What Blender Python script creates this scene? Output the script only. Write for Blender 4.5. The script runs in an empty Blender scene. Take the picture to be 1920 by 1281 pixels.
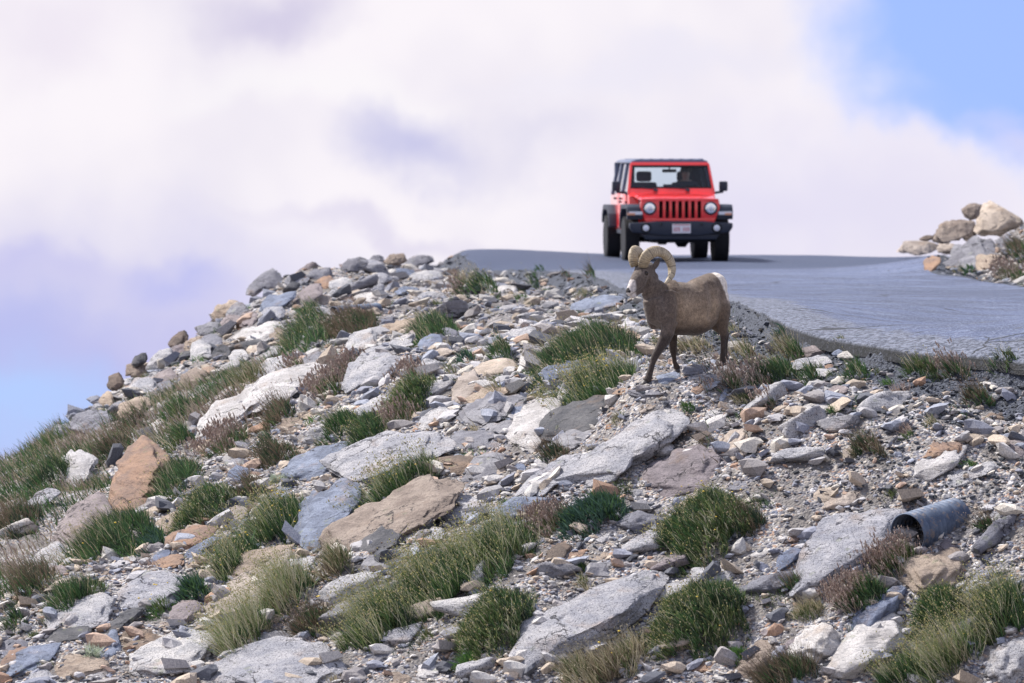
import bpy, math, random
import numpy as np
from mathutils import Vector, Matrix
rad = math.radians
SC = bpy.context.scene
COL = SC.collection

# ------------------------------------------------------------------ camera
FPX = 10667.0                      # focal length in photo pixels (1920 wide)
HOR = 292.0                        # photo row that lies level with the camera
PITCH = math.atan((640.5 - HOR) / FPX)
cam_d = bpy.data.cameras.new("camera")
cam_d.sensor_width = 36.0
cam_d.lens = 36.0 * FPX / 1920.0
cam_d.clip_start = 0.5
cam_d.clip_end = 20000
cam_d.dof.use_dof = True
cam_d.dof.focus_distance = 60.6
cam_d.dof.aperture_fstop = 3.0
cam = bpy.data.objects.new("camera", cam_d)
COL.objects.link(cam)
cam.location = (0, 0, 0)
cam.rotation_euler = (rad(90) - PITCH, 0, 0)
SC.camera = cam
SC.view_settings.view_transform = 'Standard'
SC.view_settings.look = 'None'
SC.view_settings.gamma = 1.0
SC.view_settings.exposure = 0.56
SC.cycles.max_bounces = 6
SC.cycles.use_denoising = True

CP, SP = math.cos(PITCH), math.sin(PITCH)
def ray_dirs(px, py):
    """world directions scaled to Y = 1 for photo pixels"""
    u = (np.asarray(px, float) - 960.0) / FPX
    v = (640.5 - np.asarray(py, float)) / FPX
    dy = CP + v * SP
    dz = -SP + v * CP
    return u / dy, dz / dy
def at(px, py, Y):
    a, b = ray_dirs(px, py)
    return np.array([a * Y, Y, b * Y])
def to_px(x, y, z):
    """world -> photo pixel"""
    dep = y * CP - z * SP
    up = y * SP + z * CP
    return 960.0 + FPX * x / dep, 640.5 - FPX * up / dep

# ------------------------------------------------------------------ sun + world
SUN_EL, SUN_AZ = 52.0, -62.0      # azimuth measured from +Y (view direction), negative = left
sl = bpy.data.lights.new("sun", 'SUN')
sl.energy = 5.0
sl.angle = rad(5)
sl.color = (1.0, 0.95, 0.89)
so = bpy.data.objects.new("sun", sl)
COL.objects.link(so)
sdir = Vector((math.sin(rad(SUN_AZ)) * math.cos(rad(SUN_EL)), math.cos(rad(SUN_AZ)) * math.cos(rad(SUN_EL)), math.sin(rad(SUN_EL))))
so.rotation_euler = sdir.to_track_quat('Z', 'Y').to_euler()

def srgb(r, g, b):
    def f(c):
        c /= 255.0
        return c / 12.92 if c <= 0.04045 else ((c + 0.055) / 1.055) ** 2.4
    return (f(r), f(g), f(b), 1.0)

class NT:
    """small node-tree helper"""
    def __init__(s, tree):
        s.t = tree; s.n = tree.nodes; s.l = tree.links
    def new(s, typ, **kw):
        nd = s.n.new(typ)
        for k, v in kw.items(): setattr(nd, k, v)
        return nd
    def put(s, sock, v):
        if hasattr(v, 'is_linked'): s.l.new(v, sock)
        elif v is not None: sock.default_value = v
    def math(s, op, a, b=None, c=None, clamp=False):
        nd = s.new('ShaderNodeMath', operation=op); nd.use_clamp = clamp
        s.put(nd.inputs[0], a)
        if b is not None: s.put(nd.inputs[1], b)
        if c is not None: s.put(nd.inputs[2], c)
        return nd.outputs[0]
    def vmath(s, op, a, b=None, out=0):
        nd = s.new('ShaderNodeVectorMath', operation=op)
        s.put(nd.inputs[0], a)
        if b is not None: s.put(nd.inputs[1], b)
        return nd.outputs[out]
    def noise(s, vec, scale, detail=4, rough=0.55, dist=0.0, out='Fac', dims='3D'):
        nd = s.new('ShaderNodeTexNoise', noise_dimensions=dims)
        if vec is not None: s.l.new(vec, nd.inputs['Vector'])
        nd.inputs['Scale'].default_value = scale; nd.inputs['Detail'].default_value = detail
        nd.inputs['Roughness'].default_value = rough; nd.inputs['Distortion'].default_value = dist
        return nd.outputs[out]
    def ramp(s, f, lo, hi, a=0.0, b=1.0, smooth=True):
        nd = s.new('ShaderNodeMapRange', interpolation_type='SMOOTHSTEP' if smooth else 'LINEAR')
        s.put(nd.inputs[0], f)
        for i, v in zip((1, 2, 3, 4), (lo, hi, a, b)): s.put(nd.inputs[i], v)
        return nd.outputs[0]
    def mix(s, f, a, b, mode='MIX'):
        nd = s.new('ShaderNodeMix', data_type='RGBA', blend_type=mode)
        s.put(nd.inputs[0], f); s.put(nd.inputs[6], a); s.put(nd.inputs[7], b)
        return nd.outputs[2]

W = bpy.data.worlds.new("World"); SC.world = W
W.use_nodes = True
w = NT(W.node_tree); w.n.clear()
tc = w.new('ShaderNodeTexCoord').outputs['Generated']
# physical blue sky, sampled never below 14 degrees so that the air under the
# mountain keeps the colour of the lower sky
sep = w.new('ShaderNodeSeparateXYZ'); w.l.new(tc, sep.inputs[0])
zc = w.math('MAXIMUM', w.math('ADD', sep.outputs[2], 0.42), 0.24)
cmb = w.new('ShaderNodeCombineXYZ')
w.l.new(sep.outputs[0], cmb.inputs[0]); w.l.new(sep.outputs[1], cmb.inputs[1]); w.l.new(zc, cmb.inputs[2])
sky = w.new('ShaderNodeTexSky', sky_type='NISHITA')
sky.sun_disc = False; sky.sun_elevation = rad(SUN_EL); sky.sun_rotation = rad(SUN_AZ)
sky.altitude = 3800; sky.air_density = 1.0; sky.dust_density = 0.6
w.l.new(w.vmath('NORMALIZE', cmb.outputs[0]), sky.inputs[0])
blue = w.mix(1.0, sky.outputs[0], (0.075*4.3, 0.075*3.7, 0.075*3.9, 1), 'MULTIPLY')
# cloud deck: broad soft masses, in world directions
dn = w.noise(tc, 14.0, 3, 0.5, out='Color')
wob = w.vmath('MULTIPLY', w.vmath('SUBTRACT', dn, (0.5, 0.5, 0.5)), (0.03, 0.0, 0.03))
fine = w.noise(tc, 60.0, 4, 0.55, out='Color')
wob2 = w.vmath('MULTIPLY', w.vmath('SUBTRACT', fine, (0.5, 0.5, 0.5)), (0.02, 0.0, 0.02))
vec = w.vmath('ADD', w.vmath('ADD', tc, wob), wob2)
big = w.noise(tc, 2.2, 3, 0.5)
white = (0.93, 0.885, 0.93, 1); lav = (0.60, 0.56, 0.80, 1)
over = w.mix(w.ramp(big, 0.38, 0.62), (0.42, 0.50, 0.78, 1), (0.80, 0.84, 1.02, 1))
lowsky = w.mix(w.ramp(w.noise(tc, 26.0, 3, 0.5), 0.36, 0.66), white, (0.84, 0.80, 0.88, 1))
cloud = w.mix(w.ramp(sep.outputs[2], 0.06, 0.35), lowsky, over)
def blob(px, py, rx, ry, col, amt, base, soft=1.0):
    dx, dz = ray_dirs(px, py)
    d = w.vmath('MULTIPLY', w.vmath('SUBTRACT', vec, (float(dx), 0, float(dz))), (FPX / rx, 0.0, FPX / ry))
    r = w.vmath('LENGTH', d, out=1)
    front = w.math('GREATER_THAN', sep.outputs[1], 0.0)
    m = w.math('MULTIPLY', w.math('MULTIPLY', w.ramp(r, 1.0, 1.0 - soft), amt), front)
    return w.mix(m, base, col)
c = cloud
c = blob(1500, 420, 760, 260, (0.72, 0.69, 0.87, 1), 0.8, c)
c = blob(1250, 150, 500, 60, (0.80, 0.78, 0.90, 1), 0.6, c)
c = blob(560, 190, 420, 70, (0.93, 0.90, 0.93, 1), 0.8, c)
c = blob(480, 30, 200, 110, (0.58, 0.54, 0.74, 1), 0.75, c)
c = blob(760, 270, 200, 90, (0.55, 0.55, 0.79, 1), 0.9, c)
c = blob(1010, 240, 240, 90, (0.68, 0.66, 0.82, 1), 0.6, c)
c = blob(60, 60, 240, 160, (0.78, 0.72, 0.84, 1), 0.6, c)
c = blob(0, 860, 1500, 560, (0.50, 0.50, 0.82, 1), 1.0, c, 0.8)
c = blob(-60, 640, 420, 130, (0.44, 0.49, 0.86, 1), 0.6, c)
c = blob(330, 560, 150, 60, (0.48, 0.50, 0.86, 1), 0.7, c)
c = blob(60, 520, 300, 60, (0.50, 0.50, 0.84, 1), 0.5, c)
c = blob(40, 790, 520, 150, (0.45, 0.60, 0.97, 1), 1.0, c)
c = blob(700, 420, 380, 40, (0.62, 0.58, 0.78, 1), 0.5, c)
# where the deck is open the blue shows
gap = w.ramp(w.noise(tc, 2.9, 4, 0.5), 0.56, 0.68)
hi = w.ramp(sep.outputs[2], 0.10, 0.25)
c = w.mix(w.math('MULTIPLY', gap, hi), c, blue)
def hole(px, py, rx, ry, amt, base, soft=0.5):
    dx, dz = ray_dirs(px, py)
    d = w.vmath('MULTIPLY', w.vmath('SUBTRACT', vec, (float(dx), 0, float(dz))), (FPX / rx, 0.0, FPX / ry))
    r = w.vmath('LENGTH', d, out=1)
    front = w.math('GREATER_THAN', sep.outputs[1], 0.0)
    m = w.math('MULTIPLY', w.math('MULTIPLY', w.ramp(r, 1.0, 1.0 - soft), amt), front)
    return w.mix(m, base, blue)
c = hole(2010, 0, 560, 400, 1.0, c, 0.38)
c = hole(1790, 250, 200, 100, 0.9, c, 0.9)
c = blob(1900, 290, 130, 60, (0.66, 0.66, 0.90, 1), 0.8, c)
bg = w.new('ShaderNodeBackground'); w.l.new(c, bg.inputs[0]); bg.inputs[1].default_value = 0.705
wo = w.new('ShaderNodeOutputWorld'); w.l.new(bg.outputs[0], wo.inputs[0])
W.cycles.sampling_method = 'AUTOMATIC'

# ------------------------------------------------------------------ helpers
def link(o, parent=None):
    COL.objects.link(o)
    if parent is not None: o.parent = parent
    return o
def tag(o, label=None, cat=None, group=None, kind=None):
    if label: o["label"] = label
    if cat: o["category"] = cat
    if group: o["group"] = group
    if kind: o["kind"] = kind
    return o
def empty(name, loc=(0, 0, 0), rz=0.0):
    o = bpy.data.objects.new(name, None); o.location = loc; o.rotation_euler = (0, 0, rz)
    o.empty_display_size = 0.2
    COL.objects.link(o); return o
def mesh_np(name, V, F, mat, parent=None, smooth=False, cols=None):
    """V (n,3), F list of (m,k) int arrays; cols (n,3) per vertex colour"""
    me = bpy.data.meshes.new(name)
    V = np.ascontiguousarray(V, np.float32)
    if not isinstance(F, (list, tuple)) or (len(F) and not isinstance(F[0], np.ndarray)):
        F = [np.asarray(F, np.int32)]
    tot = sum(f.shape[0] for f in F)
    loops = np.concatenate([f.ravel() for f in F]).astype(np.int32)
    sizes = np.concatenate([np.full(f.shape[0], f.shape[1], np.int32) for f in F])
    starts = np.concatenate([[0], np.cumsum(sizes)[:-1]]).astype(np.int32)
    me.vertices.add(len(V)); me.vertices.foreach_set('co', V.ravel())
    me.loops.add(len(loops)); me.loops.foreach_set('vertex_index', loops)
    me.polygons.add(tot); me.polygons.foreach_set('loop_start', starts); me.polygons.foreach_set('loop_total', sizes)
    me.polygons.foreach_set('use_smooth', np.full(tot, bool(smooth)))
    me.update(calc_edges=True); me.validate()
    if cols is not None:
        a = me.color_attributes.new('Col', 'FLOAT_COLOR', 'POINT')
        c4 = np.ones((len(V), 4), np.float32); c4[:, :3] = cols
        a.data.foreach_set('color', c4.ravel())
    for m in (mat if isinstance(mat, (list, tuple)) else [mat]):
        me.materials.append(m)
    o = bpy.data.objects.new(name, me)
    return link(o, parent)
MATS = {}
def new_mat(name):
    m = bpy.data.materials.new(name); m.use_nodes = True
    t = NT(m.node_tree); t.n.clear()
    b = t.new('ShaderNodeBsdfPrincipled'); o = t.new('ShaderNodeOutputMaterial')
    t.l.new(b.outputs[0], o.inputs[0]); MATS[name] = m
    return m, t, b
def bump(t, b, h, strength, dist=0.01):
    bp = t.new('ShaderNodeBump'); bp.inputs['Strength'].default_value = strength; bp.inputs['Distance'].default_value = dist
    t.l.new(h, bp.inputs['Height']); t.l.new(bp.outputs[0], b.inputs['Normal'])
    return bp
def simple(name, col, rough=0.5, metal=0.0, noise=0.0, nscale=40, coat=0.0, bmp=0.0):
    m, t, b = new_mat(name)
    c4 = (col[0], col[1], col[2], 1)
    if noise or bmp:
        n = t.noise(t.new('ShaderNodeTexCoord').outputs['Object'], nscale, 5, 0.6)
    if noise:
        lo = tuple(x * (1 - noise) for x in c4[:3]) + (1,); hi_ = tuple(min(1, x * (1 + noise)) for x in c4[:3]) + (1,)
        t.l.new(t.mix(n, lo, hi_), b.inputs['Base Color'])
    else: b.inputs['Base Color'].default_value = c4
    if bmp: bump(t, b, n, bmp, 0.004)
    b.inputs['Roughness'].default_value = rough; b.inputs['Metallic'].default_value = metal
    b.inputs['Coat Weight'].default_value = coat
    return m

# numpy value noise ---------------------------------------------------------
def _h(ix, iy, iz, s):
    n = (ix * 374761393 + iy * 668265263 + iz * 2147483647 + s * 974634777) & 0xffffffff
    n = ((n ^ (n >> 13)) * 1274126177) & 0xffffffff
    n = (n ^ (n >> 16)) & 0xffffffff
    return n.astype(np.float64) / 4294967295.0
def vnoise(P, s=0):
    P = np.asarray(P, float); I = np.floor(P).astype(np.int64); f = P - I; f = f * f * (3 - 2 * f)
    r = 0
    for dx in (0, 1):
        for dy in (0, 1):
            for dz in (0, 1):
                wgt = (f[:, 0] if dx else 1 - f[:, 0]) * (f[:, 1] if dy else 1 - f[:, 1]) * (f[:, 2] if dz else 1 - f[:, 2])
                r = r + wgt * _h(I[:, 0] + dx, I[:, 1] + dy, I[:, 2] + dz, s)
    return r * 2 - 1
def fbm(P, s=0, oct=4, gain=0.5):
    r = 0; a = 1.0; P = np.asarray(P, float); tot = 0
    for i in range(oct):
        r = r + a * vnoise(P * (2.03 ** i) + 17.3 * i, s + i); tot += a; a *= gain
    return r / tot
# ------------------------------------------------------------------ mountain ground
# (photo column, photo row, metres in front of the camera)
CTRL = [
 # shoulder of the hill and the rock rim along it
 (-260,1040,66),(0,884,70),(100,842,72),(250,736,76),(400,606,82),(520,536,88),(640,512,92),(760,506,96),(840,480,99.5),(880,474,102),(700,512,93),(810,489,97),(720,530,90),
 # road: near edge
 (890,504,95),(1000,506,92),(1090,513,89),(1140,528,84),(1180,545,79),(1280,556,73),(1380,567,68),(1440,593,65),(1520,626,62.6),(1650,652,61),(1780,666,60.2),(1920,677,59.6),(2150,690,58.6),
 # road surface
 (1150,493,97),(1370,493,97),(940,470,103),(1040,473,104),(880,480,107),(940,474,107),(1040,477,107),(1150,480,107.5),(1250,482,107.5),(1380,484,107.5),(1500,485,107.5),(1600,485,107.5),(1740,486,107.5),(940,483,110.5),(1040,486,110.5),(830,484,105),(760,498,103),(1150,487,111),(1380,490,111),(1600,491,111),(1740,491,111),(1150,478,104),(1380,479.5,104),(1560,480.5,104),(1740,482,103.5),(1180,486,100.6),(1330,486,100.6),(1300,520,84),(1500,520,84),(1700,520,84),(1500,560,73),(1700,560,73),(1900,560,73),(1700,610,65),(1900,610,65),(2100,610,65),
 (1745,512,88),(1830,527,83),(1920,540,79),(2100,565,73),
 (1800,478,97),(1860,450,95),(1920,425,94),(1990,395,95),(2080,370,96),(1900,500,86),(1960,480,86),
 # slope under the road
 (1000,545,83),(850,545,84),(750,560,83),(640,570,85),
 (700,620,75),(560,640,76),(860,620,74),(1000,600,73),(1130,600,70),
 (960,700,65.2),(700,720,66.5),(500,720,69.5),(380,790,68.5),(200,880,67.5),(0,960,65),
 (1212,715,60.56),(1272,697,61.04),(1355,688,61.2),(1190,700,61.1),(1320,705,60.5),(1300,640,64.2),(1450,690,61),(1600,700,60),(1800,712,59.3),(1920,720,59),(2150,740,58.2),
 (1080,800,61.3),(850,800,62.8),(620,830,64),(400,880,64.6),(200,980,62.8),(0,1060,61.5),
 (1250,830,59.6),(1500,800,58.9),(1750,820,58.2),(1950,830,57.8),
 (1100,930,58.9),(850,950,59.6),(600,980,60.4),(350,1030,60.2),(150,1100,59.2),(0,1160,58.4),(-250,1230,59),
 (1350,980,57.8),(1600,970,57.2),(1850,980,56.8),(2100,1000,56.4),
 (1000,1080,57.2),(700,1110,57.7),(400,1150,57.9),(150,1200,57.4),
 (1300,1130,56.4),(1600,1120,56.0),(1900,1130,55.7),
 (900,1230,55.9),(600,1260,56.0),(300,1290,56.2),(0,1300,56.4),(1250,1270,55.3),(1600,1280,55.0),(1920,1290,54.8),
 (-300,1500,54),(300,1500,53.4),(900,1500,53),(1500,1500,52.8),(2100,1500,52.5),
]
FREE = [ # x, y, z in metres: ground the photo does not show
 (-8,48,-8.2),(-2,48,-7.4),(4,48,-7.0),(10,48,-6.6),(-14,60,-9),(-16,75,-11),(-16,95,-13),(16,60,-0.9),(18,75,0.0),(20,95,1.0),(12,103,-1.0),
 (-6,88,-6.3),(-9.5,80,-7.2),(-3.6,97,-4.0),(-6,104,-7.5),(-2.4,115,-4.2),(2,116,-3.1),(8,116,-3.1),(14,112,-2.6),(-12,110,-12),(2,122,-6),(10,122,-6),
 (-10,125,-16),(-20,125,-22),(20,125,-6),
 (0,30,-11),(0,10,-6),(0,0,-1.7),(0,-12,-1.4),(-14,25,-14),(14,25,-9),(12,0,-1.2),(-12,0,-4),(-14,40,-12),(14,42,-7.5),
]
_P = [at(*c) for c in CTRL] + [np.array(p, float) for p in FREE]
_P = np.array(_P)
YS = 0.55           # squeeze depth so that the fit follows the foreshortened data
def _tps_fit(P, lam=0.003):
    X = np.c_[P[:, 0], P[:, 1] * YS]; n = len(X)
    d = np.hypot(X[:, None, 0] - X[None, :, 0], X[:, None, 1] - X[None, :, 1])
    K = np.where(d > 0, d * d * np.log(d + 1e-9), 0) + lam * np.eye(n)
    A = np.zeros((n + 3, n + 3)); A[:n, :n] = K; A[:n, n] = 1; A[:n, n + 1:] = X; A[n:, :n] = A[:n, n:].T
    return X, np.linalg.solve(A, np.r_[P[:, 2], 0, 0, 0])
_X, _wt = _tps_fit(_P)
def base_z(x, y):
    x = np.asarray(x, float).ravel(); y = np.asarray(y, float).ravel() * YS
    out = np.empty(len(x))
    for i in range(0, len(x), 40000):
        xs, ys = x[i:i + 40000, None], y[i:i + 40000, None]
        d2 = (xs - _X[:, 0]) ** 2 + (ys - _X[:, 1]) ** 2
        K = 0.5 * d2 * np.log(d2 + 1e-18)
        out[i:i + 40000] = K @ _wt[:-3] + _wt[-3] + xs[:, 0] * _wt[-2] + ys[:, 0] * _wt[-1]
    return out
# road outline in ground coordinates
NEAR = [(1380,560,40)] # (unused seed, kept for clarity of the list type)
NEAR = [at(*p)[:2] for p in [(2500,705,57.6),(2150,690,58.6),(1920,677,59.6),(1780,666,60.2),(1650,652,61),(1520,626,62.6),(1440,593,65),(1380,567,68),(1280,556,73),(1180,545,79),(1140,528,84),(1090,513,89),(1000,506,92),(900,502,95.5),(868,486,99),(872,474,103),(905,470,107),(960,475,113),(1100,490,121)]]
FAR = [at(*p)[:2] for p in [(2500,600,70),(2100,565,73),(1920,540,79),(1830,527,83),(1745,512,88),(1742,490,95),(1760,483,103),(1740,490,112),(1650,500,121)]]
ROADP = np.array(list(NEAR) + list(FAR)[::-1])
def seg_dist(x, y, L, closed):
    x = np.asarray(x, float); y = np.asarray(y, float); best = np.full(x.shape, 1e9)
    n = len(L)
    for i in range(n if closed else n - 1):
        a = L[i]; b = L[(i + 1) % n]; ab = b - a
        t = np.clip(((x - a[0]) * ab[0] + (y - a[1]) * ab[1]) / (ab @ ab), 0, 1)
        best = np.minimum(best, np.hypot(x - a[0] - t * ab[0], y - a[1] - t * ab[1]))
    return best
def inside(x, y, P):
    x = np.asarray(x, float); y = np.asarray(y, float); c = np.zeros(x.shape, bool); n = len(P)
    for i in range(n):
        x1, y1 = P[i]; x2, y2 = P[(i + 1) % n]
        cond = ((y1 > y) != (y2 > y)) & (x < (x2 - x1) * (y - y1) / ((y2 - y1) + 1e-12) + x1)
        c ^= cond
    return c
def road_sd(x, y):
    """signed distance to the road edge, positive outside"""
    d = seg_dist(x, y, ROADP, True)
    return np.where(inside(x, y, ROADP), -d, d)
def sstep(a, b, x):
    t = np.clip((x - a) / (b - a), 0, 1); return t * t * (3 - 2 * t)
def ground_z(x, y):
    x = np.asarray(x, float).ravel(); y = np.asarray(y, float).ravel()
    z = base_z(x, y); sd = road_sd(x, y)
    out = sstep(0.05, 0.9, sd)
    P = np.c_[x, y * 0.8, 0 * x]
    out = out * np.clip(sstep(.35, 1.1, np.hypot(x - 1.95, (y - 60.95) * .8)), .0, 1)
    z = z + out * (0.16 * fbm(P * 0.9, 3, 4) + 0.05 * fbm(P * 4.0, 9, 3))
    # broken asphalt edge: a small step down and lumpy spill below it
    wd = 0.10 + 0.5 * sstep(63, 74, y)
    z = z - 0.20 * sstep(-0.01, wd, sd) * (1 - sstep(0.6, 2.2, sd)) + (sd > 0) * (sd < 1.6) * (0.05 * fbm(P * 6, 21, 4) + .02 * fbm(P * 19, 23, 2))
    z = z - 0.02 * (sd < 0)
    return z
def axis(parts):
    out = []
    for a, b, s in parts: out.append(np.arange(a, b, s))
    out.append([parts[-1][1]]); return np.concatenate(out)
gx = axis([(-400,-60,40),(-60,-16,4),(-16,-9,0.5),(-9,9,0.06),(9,16,0.5),(16,60,4),(60,400,40)])
gy = axis([(-60,-10,5),(-10,44,2),(44,53,0.4),(53,66,0.06),(66,80,0.1),(80,108,0.25),(108,130,2),(130,400,30)])
GX, GY = np.meshgrid(gx, gy)
cx_ = np.clip(GX, -18, 18); cy_ = np.clip(GY, -14, 125)
GZ = ground_z(cx_, cy_).reshape(GX.shape)
# beyond the built plateau the mountain falls away on every side
away = np.hypot(GX - cx_, GY - cy_)
GZ = GZ - 0.62 * away - 0.0 * away + 2.0 * (away > 1) * fbm(np.c_[GX.ravel() * .05, GY.ravel() * .05, 0 * GX.ravel()], 5, 3).reshape(GX.shape)
def grid_faces(ny, nx):
    i = np.arange(ny - 1)[:, None] * nx + np.arange(nx - 1)[None, :]
    i = i.ravel(); return np.c_[i, i + 1, i + nx + 1, i + nx].astype(np.int32)
def gz_at(x, y):
    """bilinear lookup in the built ground"""
    x = np.asarray(x, float); y = np.asarray(y, float)
    ix = np.clip(np.searchsorted(gx, x) - 1, 0, len(gx) - 2); iy = np.clip(np.searchsorted(gy, y) - 1, 0, len(gy) - 2)
    tx = (x - gx[ix]) / (gx[ix + 1] - gx[ix]); ty = (y - gy[iy]) / (gy[iy + 1] - gy[iy])
    return (GZ[iy, ix] * (1 - tx) + GZ[iy, ix + 1] * tx) * (1 - ty) + (GZ[iy + 1, ix] * (1 - tx) + GZ[iy + 1, ix + 1] * tx) * ty
_ty = np.arange(52, 124, 0.04)
def hit(px, py, default=None):
    """distance Y at which the ray of a photo pixel meets the ground"""
    a, b = ray_dirs(px, py)
    below = b * _ty <= gz_at(a * _ty, _ty)
    k = np.argmax(below)
    if not below[k]: return default
    return float(_ty[k])
def ground_normal(x, y, e=0.15):
    dx = (gz_at(x + e, y) - gz_at(x - e, y)) / (2 * e); dy = (gz_at(x, y + e) - gz_at(x, y - e)) / (2 * e)
    return Vector((-float(dx), -float(dy), 1)).normalized()

SD = road_sd(GX, GY)
# ground material: stony soil, dark asphalt spill beside the road
def ground_material():
    m, t, b = new_mat("stony_ground")
    co = t.new('ShaderNodeTexCoord').outputs['Object']
    at_ = t.new('ShaderNodeAttribute', attribute_name='Col'); spill = at_.outputs['Color']
    sp = t.new('ShaderNodeSeparateColor'); t.l.new(spill, sp.inputs[0])
    vo = t.new('ShaderNodeTexVoronoi', feature='F1'); t.l.new(co, vo.inputs['Vector']); vo.inputs['Scale'].default_value = 34
    rnd = t.new('ShaderNodeSeparateColor'); t.l.new(vo.outputs['Color'], rnd.inputs[0])
    cr = t.new('ShaderNodeValToRGB'); e = cr.color_ramp.elements
    cr.color_ramp.interpolation = 'CONSTANT'
    pal = [(0, (0.08, 0.08, 0.10)), (0.26, (0.28, 0.26, 0.25)), (0.42, (0.17, 0.17, 0.20)), (0.6, (0.38, 0.34, 0.30)), (0.80, (0.30, 0.20, 0.15)), (0.88, (0.50, 0.49, 0.50))]
    e[0].position = 0; e[0].color = pal[0][1] + (1,); e[1].position = pal[1][0]; e[1].color = pal[1][1] + (1,)
    for p_, c_ in pal[2:]:
        q = e.new(p_); q.color = c_ + (1,)
    t.l.new(rnd.outputs[0], cr.inputs[0])
    n2 = t.noise(co, 5.0, 5, 0.6)
    soil = t.mix(n2, (0.075, 0.070, 0.070, 1), (0.19, 0.17, 0.155, 1))
    c = t.mix(t.ramp(t.noise(co, 2.3, 4), 0.35, 0.6), soil, cr.outputs[0])
    tar = t.mix(t.ramp(t.noise(co, 38, 5, .75), .38, .62), (0.012, 0.015, 0.022, 1), (0.085, 0.095, 0.125, 1))
    wob = t.math('ADD', sp.outputs[0], t.math('MULTIPLY', t.math('SUBTRACT', t.noise(co, 3.5, 4), 0.5), 0.9))
    c = t.mix(t.ramp(wob, 0.4, 0.62), c, tar)
    t.l.new(c, b.inputs['Base Color']); b.inputs['Roughness'].default_value = 0.9
    h = t.math('ADD', t.math('MULTIPLY', vo.outputs['Distance'], -0.8), t.noise(co, 26, 4))
    bump(t, b, h, 0.8, 0.03)
    return m
gcol = np.zeros((GX.size, 3)); s_ = SD.ravel()
spill = (1 - sstep(0.45, 1.15, s_)) * (GX.ravel() > 1.0)
spill = np.maximum(spill, (1 - sstep(0.3, 0.9, s_)) * (GX.ravel() <= 1.0) * 0.9)
gcol[:, 0] = spill
ground = mesh_np("ground", np.c_[GX.ravel(), GY.ravel(), GZ.ravel()], grid_faces(*GX.shape), ground_material(), smooth=True, cols=gcol)
tag(ground, kind='structure')

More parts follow.
